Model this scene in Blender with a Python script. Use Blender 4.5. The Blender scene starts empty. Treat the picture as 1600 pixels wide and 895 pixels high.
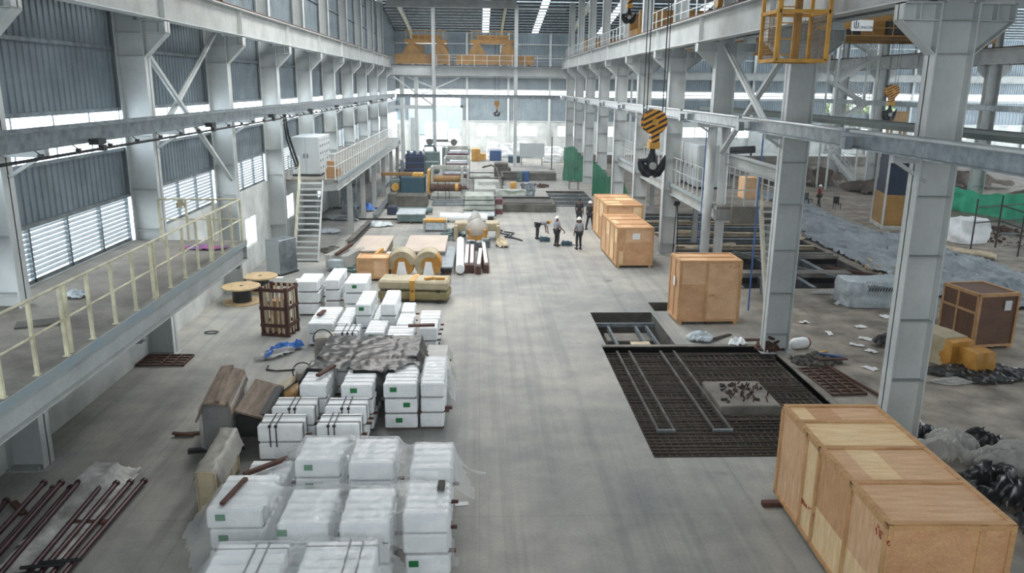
import bpy, math, random
import numpy as np
from mathutils import Vector, Matrix, Euler, noise
S = bpy.context.scene
COL = S.collection
PI = math.pi
rnd = random.Random(7)

# ------------------------------------------------------------------ camera
CAM_PITCH, CAM_YAW, CAM_ROLL = 0.24960, 0.04364, 0.01063
cam = bpy.data.cameras.new('camera'); camo = bpy.data.objects.new('camera', cam); COL.objects.link(camo)
cam.sensor_width = 36; cam.lens = 1230.1/1600*36; cam.clip_end = 600
ct, st, cy_, sy_ = math.cos(CAM_PITCH), math.sin(CAM_PITCH), math.cos(CAM_YAW), math.sin(CAM_YAW)
F = Vector((sy_*ct, cy_*ct, -st)); R0 = Vector((cy_, -sy_, 0)); U0 = R0.cross(F)
R = R0*math.cos(CAM_ROLL)+U0*math.sin(CAM_ROLL); U = U0*math.cos(CAM_ROLL)-R0*math.sin(CAM_ROLL)
m = Matrix((R, U, -F)).transposed().to_4x4(); m.translation = (0, 0, 9.0)
camo.matrix_world = m
S.camera = camo

# ------------------------------------------------------------------ light
S.view_settings.view_transform = 'Standard'; S.view_settings.look = 'None'
S.view_settings.gamma = 1; S.view_settings.use_curve_mapping = False
S.view_settings.exposure = 0.0
W = bpy.data.worlds.new('overcast_sky'); S.world = W; W.use_nodes = True
bg = W.node_tree.nodes['Background']
bg.inputs[0].default_value = (0.88, 0.95, 1.0, 1); bg.inputs[1].default_value = 6.0
S.cycles.max_bounces = 7; S.cycles.diffuse_bounces = 4; S.cycles.transparent_max_bounces = 12
S.cycles.use_denoising = True
def area(name, loc, size, power, col=(.90, .96, 1), rot=(0, 0, 0)):
    l = bpy.data.lights.new(name, 'AREA'); l.shape = 'RECTANGLE'; l.size, l.size_y = size
    l.energy = power; l.color = col
    o = bpy.data.objects.new(name, l); COL.objects.link(o); o.location = loc; o.rotation_euler = rot
    return o
# daylight through the translucent roof strips of each bay
area('overhead_daylight', (-5, 42, 17.7), (3, 34), 4300, (1, .98, .94))
area('overhead_daylight', (4, 42, 17.7), (3, 34), 4300, (.97, .98, 1))
area('overhead_daylight', (0, 76, 17.7), (14, 26), 4200, (.98, .98, 1))
area('front_fill_light', (0, -7.8, 11.5), (20, 9), 2900, (.95, .98, 1), (-PI/2, 0, PI))  # added lamp behind the camera to light column fronts; no door here
area('overhead_daylight', (24, 44, 17.7), (6, 60), 3000)
area('overhead_daylight', (50, 60, 17.7), (6, 60), 2000)
area('overhead_daylight', (2, 102, 9.7), (18, 12), 3200, (1, .99, .97))  # added below the cranes, not at the roof, so upper steel stays dark
# open doors at the far end
area('far_door_light', (-5.9, 111.5, 3), (6.5, 5.5), 2200, (1, .98, .95), (-PI/2, 0, 0))

# ------------------------------------------------------------------ materials
def lin(h):
    h = h.lstrip('#'); c = [int(h[i:i+2], 16)/255 for i in (0, 2, 4)]
    return tuple((x/12.92 if x <= .04045 else ((x+.055)/1.055)**2.4) for x in c)
def mat(name, hexc, rough=.6, metal=0, var=.15, vs=1.5, bump=0, bs=20, dark=None, alpha=None, stretch=(1, 1, 1), trans=0, spec=.5, fine=0, coord='Object', film=False):
    M = bpy.data.materials.new(name); M.use_nodes = True; N = M.node_tree.nodes; L = M.node_tree.links
    b = N['Principled BSDF']; c = lin(hexc)
    b.inputs['Roughness'].default_value = rough; b.inputs['Metallic'].default_value = metal
    b.inputs['Specular IOR Level'].default_value = spec
    tc = N.new('ShaderNodeTexCoord'); mp = N.new('ShaderNodeMapping'); mp.inputs['Scale'].default_value = stretch
    L.new(tc.outputs[coord], mp.inputs[0])
    no = N.new('ShaderNodeTexNoise'); no.inputs['Scale'].default_value = vs; no.inputs['Detail'].default_value = 7; no.inputs['Roughness'].default_value = .62
    L.new(mp.outputs[0], no.inputs[0])
    cr = N.new('ShaderNodeValToRGB'); cr.color_ramp.elements[0].position = .3; cr.color_ramp.elements[1].position = .7
    d = lin(dark) if dark else tuple(x*(1-var*1.6) for x in c)
    cr.color_ramp.elements[0].color = (*d, 1); cr.color_ramp.elements[1].color = (*[min(1, x*(1+var*.4)) for x in c], 1)
    L.new(no.outputs[0], cr.inputs[0]); out = cr.outputs[0]
    if fine:
        n3 = N.new('ShaderNodeTexNoise'); n3.inputs['Scale'].default_value = vs*14; n3.inputs['Detail'].default_value = 5
        L.new(mp.outputs[0], n3.inputs[0])
        mx = N.new('ShaderNodeMix'); mx.data_type = 'RGBA'; mx.blend_type = 'OVERLAY'; mx.inputs[0].default_value = fine
        L.new(out, mx.inputs[6]); L.new(n3.outputs[1], mx.inputs[7])
        hs = N.new('ShaderNodeHueSaturation'); hs.inputs['Saturation'].default_value = .35
        L.new(n3.outputs[1], hs.inputs['Color']); L.new(hs.outputs[0], mx.inputs[7]); out = mx.outputs[2]
    L.new(out, b.inputs['Base Color'])
    if bump:
        n2 = N.new('ShaderNodeTexNoise'); n2.inputs['Scale'].default_value = bs; n2.inputs['Detail'].default_value = 4
        L.new(mp.outputs[0], n2.inputs[0])
        bp = N.new('ShaderNodeBump'); bp.inputs['Strength'].default_value = bump; bp.inputs['Distance'].default_value = .05
        L.new(n2.outputs[0], bp.inputs['Height']); L.new(bp.outputs[0], b.inputs['Normal'])
    if alpha is not None:
        o = N['Material Output']; t = N.new('ShaderNodeBsdfTransparent'); ms = N.new('ShaderNodeMixShader'); ms.inputs[0].default_value = alpha
        if film:
            lw = N.new('ShaderNodeLayerWeight'); lw.inputs[0].default_value = .22; mr = N.new('ShaderNodeMapRange'); mr.inputs[3].default_value = alpha; mr.inputs[4].default_value = .62
            L.new(lw.outputs[1], mr.inputs[0]); L.new(mr.outputs[0], ms.inputs[0])
        src = b.outputs[0]
        if trans:
            tl = N.new('ShaderNodeBsdfTranslucent'); tl.inputs[0].default_value = (*c, 1); m2 = N.new('ShaderNodeMixShader'); m2.inputs[0].default_value = trans
            L.new(b.outputs[0], m2.inputs[1]); L.new(tl.outputs[0], m2.inputs[2]); src = m2.outputs[0]
        L.new(t.outputs[0], ms.inputs[1]); L.new(src, ms.inputs[2]); L.new(ms.outputs[0], o.inputs[0])
    return M
def emis(name, col, st):
    M = bpy.data.materials.new(name); M.use_nodes = True; N = M.node_tree.nodes
    b = N['Principled BSDF']; b.inputs['Base Color'].default_value = (*col, 1)
    b.inputs['Emission Color'].default_value = (*col, 1); b.inputs['Emission Strength'].default_value = st
    return M
def ply(name, hexc, dk):
    M = mat(name, hexc, .62, 0, .2, 1.6, dark=dk, stretch=(1, 7, 1.6), fine=.6)
    return M
m_steel = mat('painted_grey_steel', '#c6cbca', .5, 0, .10, .5, dark='#a9afb0', fine=.12)
m_steeld = mat('painted_steel_dusty', '#a3a8a7', .55, 0, .2, .8, fine=.2)
m_cream = mat('cream_rail_paint', '#cfcdb0', .5, 0, .2, 2, dark='#96907a')
m_galv = mat('galvanised_steel', '#8f999e', .35, .55, .25, 3, dark='#5e686e')
m_dark = mat('dark_steel', '#2c2f31', .5, .3, .2, 3)
m_rust = mat('rusty_steel', '#5a3a2c', .8, .1, .3, 4, dark='#33261f')
m_rail = mat('crane_rail_rust', '#4a342c', .7, .2, .2, 3)
m_clad = mat('blue_grey_cladding', '#7b888f', .5, .1, .15, .7, dark='#606d75')
m_cladr = mat('pale_cladding', '#7f8d95', .5, .1, .12, .7, dark='#69777f')
m_roof = mat('grey_roof_sheet', '#3e464b', .6, .1, .15, .7)
m_white = mat('white_painted_block', '#d8dcda', .7, 0, .08, .8, dark='#aeb4b3', bump=.05)
m_slat = mat('pale_louvre_slat', '#8d979b', .5, .1, .15, 2)
m_conc = mat('deck_concrete', '#7f7c75', .85, 0, .25, .9, dark='#54514b', fine=.4)
m_poly = mat('translucent_panel', '#f4faff', .4, alpha=.45, trans=.9, var=.02)
m_glass = mat('window_glass', '#e8f4fa', .1, alpha=.22, trans=.3, var=.02)
m_sky = emis('daylight_rooflight', (.92, .97, 1), 3.0)
m_crane = mat('crane_yellow', '#a0783a', .5, 0, .15, 1, dark='#785a2c')
m_yel = mat('bright_yellow_paint', '#cf9c3c', .5, 0, .1, 2, dark='#a37a2c')
m_black = mat('black_paint', '#141516', .4, .1, .1, 3)
m_hook = mat('forged_hook_steel', '#23282c', .45, .4, .2, 4)
m_blue = mat('blue_paint', '#1e4e86', .5, 0, .15, 2)
m_bluep = mat('blue_pipe', '#2c62a6', .4)
m_navy = mat('navy_machine', '#1d2c45', .5, .1, .3, 2)
m_teal = mat('teal_machine', '#1f4a5a', .5, 0, .2, 1)
m_grn = mat('green_grey_machine', '#5d7674', .6, 0, .3, 1.5)
m_wrap = mat('white_wrap', '#f2f4f5', .42, 0, .05, 3, dark='#dde3e6', bump=.4, bs=9)
m_wrapb = mat('blueish_wrap', '#c2cdd2', .35, 0, .12, 3, dark='#8f9ca3', bump=.6, bs=8)
m_groove = mat('wrap_seam', '#6f777d', .8)
m_label = mat('green_label', '#1f7a45', .6, var=.1, vs=20)
m_strap = mat('black_strap', '#17191b', .5)
m_film = mat('clear_plastic_film', '#eef3f6', .15, alpha=.22, trans=.3, var=.05, bump=.9, bs=3.5, film=True)
m_filmd = mat('dusty_plastic_film', '#c9cac6', .3, alpha=.72, trans=.25, var=.2, bump=.8, bs=6)
m_tarp = mat('black_plastic_tarp', '#1d1f21', .36, 0, .2, 2, dark='#151617', bump=.12, bs=3)
m_sheet = mat('dirty_white_sheet', '#cfd1cf', .45, 0, .3, 2.5, dark='#8e8f8a', bump=.9, bs=4)
m_geo = mat('grey_geotextile', '#9aa3a8', .6, 0, .3, .8, dark='#636d75', bump=1.0, bs=2, stretch=(1.6, .8, 1))
m_tim = mat('red_brown_timber', '#5a382e', .75, 0, .3, 3, dark='#3c2620')
m_timp = mat('pale_timber', '#c9bda6', .75, 0, .2, 3, dark='#9a8b72')
m_ply1 = ply('plywood_light', '#e6cba2', '#d3af7e'); m_ply2 = ply('plywood_orange', '#c69a72', '#b0855f')
m_ply3 = ply('plywood_pinkish', '#d6b08a', '#bf9570'); m_plyb = ply('plywood_batten', '#c29a6e', '#a57e54')
m_plyd = ply('plywood_brown', '#6b4a34', '#523727')
m_spool = mat('spool_wood', '#c4ac84', .7, 0, .2, 3)
m_paper = mat('paper_sheet', '#dfe2e2', .7, 0, .05, 5)
m_card = mat('cardboard', '#a37c55', .8, 0, .15, 3)
m_beige = mat('beige_wrapped_board', '#b9ae95', .5, 0, .15, 1, dark='#8f8467', bump=.3, bs=8)
m_olive = mat('olive_wrapped_board', '#8c8258', .5, 0, .25, 1.5, dark='#5d5638')
m_amber = mat('amber_wrapped', '#c09040', .4, 0, .2, 2, dark='#9a6612', bump=.4, bs=6)
m_net = mat('green_safety_net', '#177a58', .8, 0, .25, 1, alpha=.88, dark='#0f5a42')
m_netb = mat('bright_green_net', '#2cc79a', .7, 0, .12, .6, alpha=.97, dark='#22a37e')
m_pit = mat('pit_concrete', '#5f5e58', .9, 0, .35, 1.1, dark='#33332f', fine=.5)
m_pitd = mat('pit_dark_soil', '#35322c', .95, 0, .4, 1.3, dark='#1e1d1a', bump=.8, bs=6, fine=.4)
m_rebar = mat('rebar_steel', '#625950', .7, .3, .3, 3)
m_cab = mat('grey_cabinet', '#b4bcbf', .45, 0, .06, 1)
m_machw = mat('off_white_machine', '#b9bdb8', .55, 0, .25, 1.2, dark='#868b86')
m_slab = mat('stacked_machine_slab', '#a8b0a8', .7, 0, .3, 1.4, dark='#747d78')
m_maroon = mat('maroon_panel', '#5a3038', .6)
m_weath = mat('weathered_timber', '#877a6c', .85, 0, .35, 1.6, dark='#4e453c', stretch=(3, .6, 1), fine=.4)
m_skin = mat('skin', '#6b4534', .6); m_shirt = mat('grey_shirt', '#8e959c', .8); m_trou = mat('dark_trousers', '#191c22', .85)
m_darkc = mat('dark_clothes', '#15171b', .85); m_helm = mat('white_helmet', '#eceeec', .35); m_helmy = mat('yellow_helmet', '#e0a31f', .35)
m_red = mat('red_vest', '#7a2430', .8); m_pink = mat('pink_shirt', '#c77f7c', .8); m_boot = mat('black_boot', '#101010', .6)
m_grass = mat('tree_leaves', '#a3b48f', .8, var=.3, vs=3)
m_trunk = mat('tree_bark', '#5a4a3a', .9)
m_dirt = mat('site_soil', '#5c5248', .95, 0, .35, .7, dark='#37322d', bump=.7, bs=3, fine=.4)
m_ink = mat('dark_navy_print', '#16293a', .6, var=.05)
m_redink = mat('red_stencil', '#9a3524', .7, var=.05)

# floor: pale power-floated concrete with stains, wheel tracks along the aisle and joints
def floor_mat():
    M = bpy.data.materials.new('floor_concrete'); M.use_nodes = True; N = M.node_tree.nodes; L = M.node_tree.links
    b = N['Principled BSDF']; b.inputs['Roughness'].default_value = .62; b.inputs['Specular IOR Level'].default_value = .4
    tc = N.new('ShaderNodeTexCoord')
    def nz(scale, det, st=(1, 1, 1)):
        mp = N.new('ShaderNodeMapping'); mp.inputs['Scale'].default_value = st; L.new(tc.outputs['Object'], mp.inputs[0])
        n = N.new('ShaderNodeTexNoise'); n.inputs['Scale'].default_value = scale; n.inputs['Detail'].default_value = det; n.inputs['Roughness'].default_value = .6
        L.new(mp.outputs[0], n.inputs[0]); return n.outputs[0]
    def ramp(src, p0, c0, p1, c1):
        r = N.new('ShaderNodeValToRGB'); r.color_ramp.elements[0].position = p0; r.color_ramp.elements[0].color = (*c0, 1)
        r.color_ramp.elements[1].position = p1; r.color_ramp.elements[1].color = (*c1, 1); L.new(src, r.inputs[0]); return r.outputs[0]
    def mul(a, bb, fac=1.0, mode='MULTIPLY'):
        x = N.new('ShaderNodeMix'); x.data_type = 'RGBA'; x.blend_type = mode
        if isinstance(fac, float): x.inputs[0].default_value = fac
        else: L.new(fac, x.inputs[0])
        L.new(a, x.inputs[6]); L.new(bb, x.inputs[7]); return x.outputs[2]
    base = ramp(nz(.12, 6), .35, lin('#828585'), .65, lin('#b1aea6'))
    blot = ramp(nz(.9, 8), .35, (.78, .8, .82), .62, (1.03, 1.03, 1.0))
    c = mul(base, blot)
    trk = ramp(nz(1.6, 5, (1.6, .035, 1)), .40, (.80, .82, .84), .52, (1, 1, 1))
    c = mul(c, trk, .8)
    c = mul(c, ramp(nz(16, 4), .3, (.86, .86, .86), .7, (1.06, 1.06, 1.06)), .8)
    # brownish, dirtier floor in the neighbouring bay
    sx = N.new('ShaderNodeSeparateXYZ'); L.new(tc.outputs['Object'], sx.inputs[0])
    ad = N.new('ShaderNodeMath'); ad.operation = 'ADD'; ad.inputs[1].default_value = 0; L.new(sx.outputs[0], ad.inputs[0])
    n5 = N.new('ShaderNodeMath'); n5.operation = 'MULTIPLY_ADD'; L.new(nz(.5, 4), n5.inputs[0]); n5.inputs[1].default_value = 5; L.new(sx.outputs[0], n5.inputs[2])
    mr = N.new('ShaderNodeMapRange'); mr.inputs[1].default_value = 11; mr.inputs[2].default_value = 15; L.new(n5.outputs[0], mr.inputs[0])
    dirty = ramp(nz(.8, 8), .35, lin('#5f5a52'), .68, lin('#a59c8f'))
    c = mul(c, dirty, mr.outputs[0], 'MIX')
    for (sx0, sy0, rx, ry, k) in ((6.2, 36.4, .75, .9, .45), (5.9, 17.0, .6, .35, .8), (3.6, 27.0, .5, .3, .8), (4.9, 32.2, .9, .35, .8), (-7.5, 27.0, 1.2, 1.0, 1.15), (-6.6, 33.5, 1.5, 1.2, .85)):
        mp = N.new('ShaderNodeMapping'); mp.inputs['Location'].default_value = (-sx0/rx, -sy0/ry, 0); mp.inputs['Scale'].default_value = (1/rx, 1/ry, 1); L.new(tc.outputs['Object'], mp.inputs[0])
        ln = N.new('ShaderNodeVectorMath'); ln.operation = 'LENGTH'; L.new(mp.outputs[0], ln.inputs[0])
        ad2 = N.new('ShaderNodeMath'); ad2.operation = 'MULTIPLY_ADD'; L.new(nz(2.5, 5), ad2.inputs[0]); ad2.inputs[1].default_value = 1.2; L.new(ln.outputs['Value'], ad2.inputs[2])
        c = mul(c, ramp(ad2.outputs[0], .7, (k, k, k), 1.0, (1, 1, 1)))
    for ax, per in ((1, 7.6), (0, 6.1)):
        dv = N.new('ShaderNodeMath'); dv.operation = 'DIVIDE'; L.new(sx.outputs[ax], dv.inputs[0]); dv.inputs[1].default_value = per
        fr = N.new('ShaderNodeMath'); fr.operation = 'FRACT'; L.new(dv.outputs[0], fr.inputs[0])
        c = mul(c, ramp(fr.outputs[0], .003, (.85, .85, .85), .006, (1, 1, 1)))
    L.new(c, b.inputs['Base Color'])
    bp = N.new('ShaderNodeBump'); bp.inputs['Strength'].default_value = .12; L.new(nz(5, 5), bp.inputs['Height']); L.new(bp.outputs[0], b.inputs['Normal'])
    return M
m_floor = floor_mat()

# ------------------------------------------------------------------ mesh builder
class MB:
    def __init__(s, o=(0, 0, 0)):
        s.v = []; s.f = []; s.mi = []; s.o = Vector(o); s.m = 0
    def add(s, vs, fs, m=None):
        b = len(s.v); s.v += [Vector(v)-s.o for v in vs]
        for f in fs: s.f.append(tuple(b+i for i in f)); s.mi.append(s.m if m is None else m)
    def box(s, x0, x1, y0, y1, z0, z1, m=None):
        s.add([(x0, y0, z0), (x1, y0, z0), (x1, y1, z0), (x0, y1, z0), (x0, y0, z1), (x1, y0, z1), (x1, y1, z1), (x0, y1, z1)],
              [(0, 3, 2, 1), (4, 5, 6, 7), (0, 1, 5, 4), (1, 2, 6, 5), (2, 3, 7, 6), (3, 0, 4, 7)], m); return s
    def obox(s, c, size, rot=(0, 0, 0), m=None):
        M = Euler(rot).to_matrix(); c = Vector(c); a, b, d = [x/2 for x in size]
        vs = [c+M@Vector(p) for p in [(-a, -b, -d), (a, -b, -d), (a, b, -d), (-a, b, -d), (-a, -b, d), (a, -b, d), (a, b, d), (-a, b, d)]]
        s.add(vs, [(0, 3, 2, 1), (4, 5, 6, 7), (0, 1, 5, 4), (1, 2, 6, 5), (2, 3, 7, 6), (3, 0, 4, 7)], m); return s
    def rbox(s, x0, x1, y0, y1, z0, z1, r=.03, m=None):   # box with chamfered edges
        xs = [(x0, x0+r), (x1, x1-r)]; ys = [(y0, y0+r), (y1, y1-r)]; zs = [(z0, z0+r), (z1, z1-r)]
        vs = []; ix = {}
        for i in (0, 1):
            for j in (0, 1):
                for k in (0, 1):
                    X, Y, Z = xs[i], ys[j], zs[k]
                    for t, p in enumerate([(X[0], Y[1], Z[1]), (X[1], Y[0], Z[1]), (X[1], Y[1], Z[0])]):
                        ix[i, j, k, t] = len(vs); vs.append(p)
        q = lambda *a: [ix[t] for t in a]
        fs = []
        for i in (0, 1): fs.append(q((i, 0, 0, 0), (i, 1, 0, 0), (i, 1, 1, 0), (i, 0, 1, 0)))
        for j in (0, 1): fs.append(q((0, j, 0, 1), (1, j, 0, 1), (1, j, 1, 1), (0, j, 1, 1)))
        for k in (0, 1): fs.append(q((0, 0, k, 2), (1, 0, k, 2), (1, 1, k, 2), (0, 1, k, 2)))
        for i in (0, 1):
            for j in (0, 1): fs.append(q((i, j, 0, 0), (i, j, 1, 0), (i, j, 1, 1), (i, j, 0, 1)))
            for k in (0, 1): fs.append(q((i, 0, k, 0), (i, 1, k, 0), (i, 1, k, 2), (i, 0, k, 2)))
        for j in (0, 1):
            for k in (0, 1): fs.append(q((0, j, k, 1), (1, j, k, 1), (1, j, k, 2), (0, j, k, 2)))
        for i in (0, 1):
            for j in (0, 1):
                for k in (0, 1): fs.append(q((i, j, k, 0), (i, j, k, 1), (i, j, k, 2)))
        s.add(vs, fs, m); return s
    def bar(s, p, q, w, h=None, m=None, up=(0, 0, 1)):
        p, q = Vector(p), Vector(q); d = (q-p).normalized(); u = Vector(up)
        if abs(d.dot(u)) > .98: u = Vector((0, 1, 0))
        a = d.cross(u).normalized()*(w/2); b = a.cross(d).normalized()*((h or w)/2)
        s.add([p-a-b, p+a-b, p+a+b, p-a+b, q-a-b, q+a-b, q+a+b, q-a+b],
              [(0, 1, 2, 3), (7, 6, 5, 4), (0, 4, 5, 1), (1, 5, 6, 2), (2, 6, 7, 3), (3, 7, 4, 0)], m); return s
    def tube(s, p, q, r, r2=None, n=12, m=None, cap=True):
        p, q = Vector(p), Vector(q); d = (q-p).normalized(); u = Vector((0, 0, 1)) if abs(d.z) < .9 else Vector((1, 0, 0))
        a = d.cross(u).normalized(); b = a.cross(d); r2 = r if r2 is None else r2
        vs = [p+(a*math.cos(2*PI*i/n)+b*math.sin(2*PI*i/n))*r for i in range(n)]+[q+(a*math.cos(2*PI*i/n)+b*math.sin(2*PI*i/n))*r2 for i in range(n)]
        fs = [(i, (i+1) % n, n+(i+1) % n, n+i) for i in range(n)]
        if cap: fs += [tuple(range(n))[::-1], tuple(range(n, 2*n))]
        s.add(vs, fs, m); return s
    def pipe(s, pts, r, n=6, m=None):
        pts = [Vector(p) for p in pts]; vs = []; fs = []
        for k, p in enumerate(pts):
            d = (pts[min(k+1, len(pts)-1)]-pts[max(k-1, 0)]).normalized(); u = Vector((0, 0, 1)) if abs(d.z) < .9 else Vector((1, 0, 0))
            a = d.cross(u).normalized(); b = a.cross(d)
            vs += [p+(a*math.cos(2*PI*i/n)+b*math.sin(2*PI*i/n))*r for i in range(n)]
            if k: fs += [((k-1)*n+i, (k-1)*n+(i+1) % n, k*n+(i+1) % n, k*n+i) for i in range(n)]
        fs += [tuple(range(n))[::-1], tuple(range((len(pts)-1)*n, len(pts)*n))]
        s.add(vs, fs, m); return s
    def prism(s, poly, ax, a, b, m=None):   # poly: 2D points in the plane normal to ax ('x': (y,z), 'y': (x,z), 'z': (x,y))
        f = {'x': lambda p, t: (t, p[0], p[1]), 'y': lambda p, t: (p[0], t, p[1]), 'z': lambda p, t: (p[0], p[1], t)}[ax]
        n = len(poly); s.add([f(p, a) for p in poly]+[f(p, b) for p in poly],
                             [tuple(range(n)), tuple(range(2*n-1, n-1, -1))]+[(i, n+i, n+(i+1) % n, (i+1) % n) for i in range(n)], m); return s
    def lathe(s, prof, c=(0, 0, 0), n=20, ax='z', m=None, arc=1.0):
        c = Vector(c); vs = []; fs = []; k = len(prof); nn = n if arc == 1 else n+1
        for i in range(nn):
            t = 2*PI*arc*i/n; cs, sn = math.cos(t), math.sin(t)
            for (r, h) in prof:
                p = {'z': (r*cs, r*sn, h), 'x': (h, r*cs, r*sn), 'y': (r*cs, h, r*sn)}[ax]; vs.append(c+Vector(p))
        for i in range(n):
            j = (i+1) % nn
            for t in range(k-1): fs.append((i*k+t, j*k+t, j*k+t+1, i*k+t+1))
        s.add(vs, fs, m); return s
    def ibeam(s, p, q, w, h, t=.03, m=None, up=(0, 0, 1)):   # I section, web tall along up
        p, q = Vector(p), Vector(q); u = Vector(up); d = (q-p).normalized(); u = (u-d*u.dot(d)).normalized()
        s.bar(p+u*(h/2-t/2), q+u*(h/2-t/2), w, t, m, up); s.bar(p-u*(h/2-t/2), q-u*(h/2-t/2), w, t, m, up)
        s.bar(p, q, t, h-2*t, m, up); return s
    def build(s, name, mats, parent=None, smooth=False):
        me = bpy.data.meshes.new(name); me.from_pydata([tuple(v) for v in s.v], [], s.f)
        for mm in (mats if isinstance(mats, (list, tuple)) else [mats]): me.materials.append(mm)
        if any(s.mi): me.polygons.foreach_set('material_index', s.mi)
        if smooth: me.polygons.foreach_set('use_smooth', [True]*len(me.polygons))
        me.update(); o = bpy.data.objects.new(name, me); COL.objects.link(o)
        if parent is not None: o.parent = parent
        else: o.location = s.o
        return o
def tag(o, label, cat, group=None, kind=None):
    o['label'] = label; o['category'] = cat
    if group: o['group'] = group
    if kind: o['kind'] = kind
    return o
def thing(name, label, cat, loc=(0, 0, 0), rz=0, group=None):
    o = bpy.data.objects.new(name, None); COL.objects.link(o); o.location = loc; o.rotation_euler = (0, 0, rz)
    o.empty_display_size = .2
    return tag(o, label, cat, group)
def struct(o): o['kind'] = 'structure'; return o
ORD = ['first', 'second', 'third', 'fourth', 'fifth', 'sixth', 'seventh', 'eighth', 'ninth', 'tenth', 'eleventh', 'twelfth']
# ================================================================== THE SETTING
# floor slab cut around the pits
PITS = [(4.4, 10.38, 17.9, 26.5), (4.58, 7.1, 26.72, 30.95), (7.3, 8.4, 31.15, 32.5),
        (10.9, 18.4, 34.9, 37.0), (11.1, 19.8, 42.2, 57.0), (5.9, 9.3, 60.2, 69.5), (11.1, 19.6, 37.8, 41.4)]
X0, X1, Y0, Y1 = -11.4, 82, -8, 112
xs = sorted({X0, X1} | {v for p in PITS for v in p[:2]}); ys = sorted({Y0, Y1} | {v for p in PITS for v in p[2:]})
b = MB()
for i in range(len(xs)-1):
    for j in range(len(ys)-1):
        cx, cy = (xs[i]+xs[i+1])/2, (ys[j]+ys[j+1])/2
        if any(p[0] < cx < p[1] and p[2] < cy < p[3] for p in PITS): continue
        b.add([(xs[i], ys[j], 0), (xs[i+1], ys[j], 0), (xs[i+1], ys[j+1], 0), (xs[i], ys[j+1], 0)], [(0, 1, 2, 3)])
struct(b.build('floor', m_floor))
def pit(k, depth, mt=m_pit, mb=m_pitd):
    x0, x1, y0, y1 = PITS[k]; b = MB()
    b.add([(x0, y0, 0), (x1, y0, 0), (x1, y1, 0), (x0, y1, 0), (x0, y0, -depth), (x1, y0, -depth), (x1, y1, -depth), (x0, y1, -depth)],
          [(0, 4, 5, 1), (1, 5, 6, 2), (2, 6, 7, 3), (3, 7, 4, 0)], 0)
    b.add([(x0, y0, -depth), (x1, y0, -depth), (x1, y1, -depth), (x0, y1, -depth)], [(0, 1, 2, 3)], 1)
    struct(b.build('floor_pit', [mt, mb]))
pit(0, .55); pit(1, 1.5); pit(2, .6); pit(3, .8); pit(4, 1.0); pit(5, .45); pit(6, 1.2)
# outside ground beyond the doors
b = MB(); b.add([(-60, 112, -.12), (140, 112, -.12), (140, 220, -.12), (-60, 220, -.12)], [(0, 1, 2, 3)])
struct(b.build('floor_outside', mat('outside_ground', '#b7b4a8', .9)))

def corrug(b, axis, c, a0, a1, z0, z1, pitch=.3, d=.035, out=1, m=None):
    n = max(1, int((a1-a0)/pitch)); p = (a1-a0)/n; prof = []
    for i in range(n):
        a = a0+i*p; prof += [(a, 0), (a+p*.62, 0), (a+p*.70, d), (a+p*.92, d)]
    prof.append((a1, 0)); vs = []
    for a, e in prof:
        for z in (z0, z1): vs.append((c+out*e, a, z) if axis == 'x' else (a, c+out*e, z))
    b.add(vs, [(2*i, 2*i+2, 2*i+3, 2*i+1) for i in range(len(prof)-1)], m)
LW = -11.4
# left wall: painted dado to the deck level, louvres, sheeting, translucent band, sheeting
WIN = [(37.9, 39.9), (46.2, 48.2), (54.6, 56.6), (29.6, 31.6)]
b = MB(); cuts = [-8]+[v for w in sorted(WIN) for v in w]+[92]
for i in range(0, len(cuts), 2): b.box(LW, LW+.2, cuts[i], cuts[i+1], 0, 4.0)
for w in WIN: b.box(LW, LW+.2, w[0], w[1], 0, 1.2); b.box(LW, LW+.2, w[0], w[1], 2.65, 4.0)
b.box(LW, LW+.2, 92, 112, 0, 4.0)
struct(b.build('wall_left', m_white))
for k, w in enumerate(WIN):
    f = MB(); x = LW+.08
    for (a, c) in ((w[0], w[0]+.06), (w[1]-.06, w[1]), ((w[0]+w[1])/2-.03, (w[0]+w[1])/2+.03)): f.box(x, x+.08, a, c, 1.2, 2.65)
    for z in (1.2, 2.59): f.box(x, x+.08, w[0], w[1], z, z+.06)
    fo = struct(f.build('window_%d' % (k+1), m_white))
    g = MB(); g.box(x+.03, x+.04, w[0]+.06, w[1]-.06, 1.26, 2.59); g.build('pane', m_glass, fo)
b = MB()
corrug(b, 'x', LW, -8, 112, 5.45, 6.95); corrug(b, 'x', LW, -8, 112, 8.1, 18.0)
struct(b.build('wall_left_cladding', m_clad))
b = MB(); b.box(LW-.02, LW, -8, 112, 6.95, 8.1); struct(b.build('window_band_left', m_poly))
b = MB()
for z in (5.4, 6.88, 8.12, 9.95, 12.4, 14.4, 16.4): b.box(LW+.03, LW+.15, -8, 112, z, z+.1)
for y in range(-6, 112, 2): b.box(LW-.03, LW+.02, y, y+.05, 6.95, 8.1)
struct(b.build('trim_wall_rails', m_galv))
nwin = len(WIN)
for n in range(-1, 9):   # one louvre bank between each pair of columns
    ya, yb = 17.8+8.25*n+.3, 17.8+8.25*(n+1)-.3
    f = MB()
    for i in range(5):
        y = ya+(yb-ya)*i/4; f.box(LW, LW+.1, y-.04, y+.04, 4.0, 5.45)
    f.box(LW, LW+.1, ya, yb, 4.0, 4.1)
    nwin += 1
    fo = struct(f.build('window_%d' % nwin, m_galv))
    s = MB()
    for i in range(10):
        z = 4.18+i*.128; s.obox((LW+.02, (ya+yb)/2, z), (.128, yb-ya, .012), (0, .52, 0))
    s.build('louvre_slats', m_slat, fo)

b = MB(); b.box(-11.6, 82, -8.2, -8, 0, 18.2); struct(b.build('front_light_blocker', m_clad))  # unseen wall, added to hold sky light off the near floor
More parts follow.
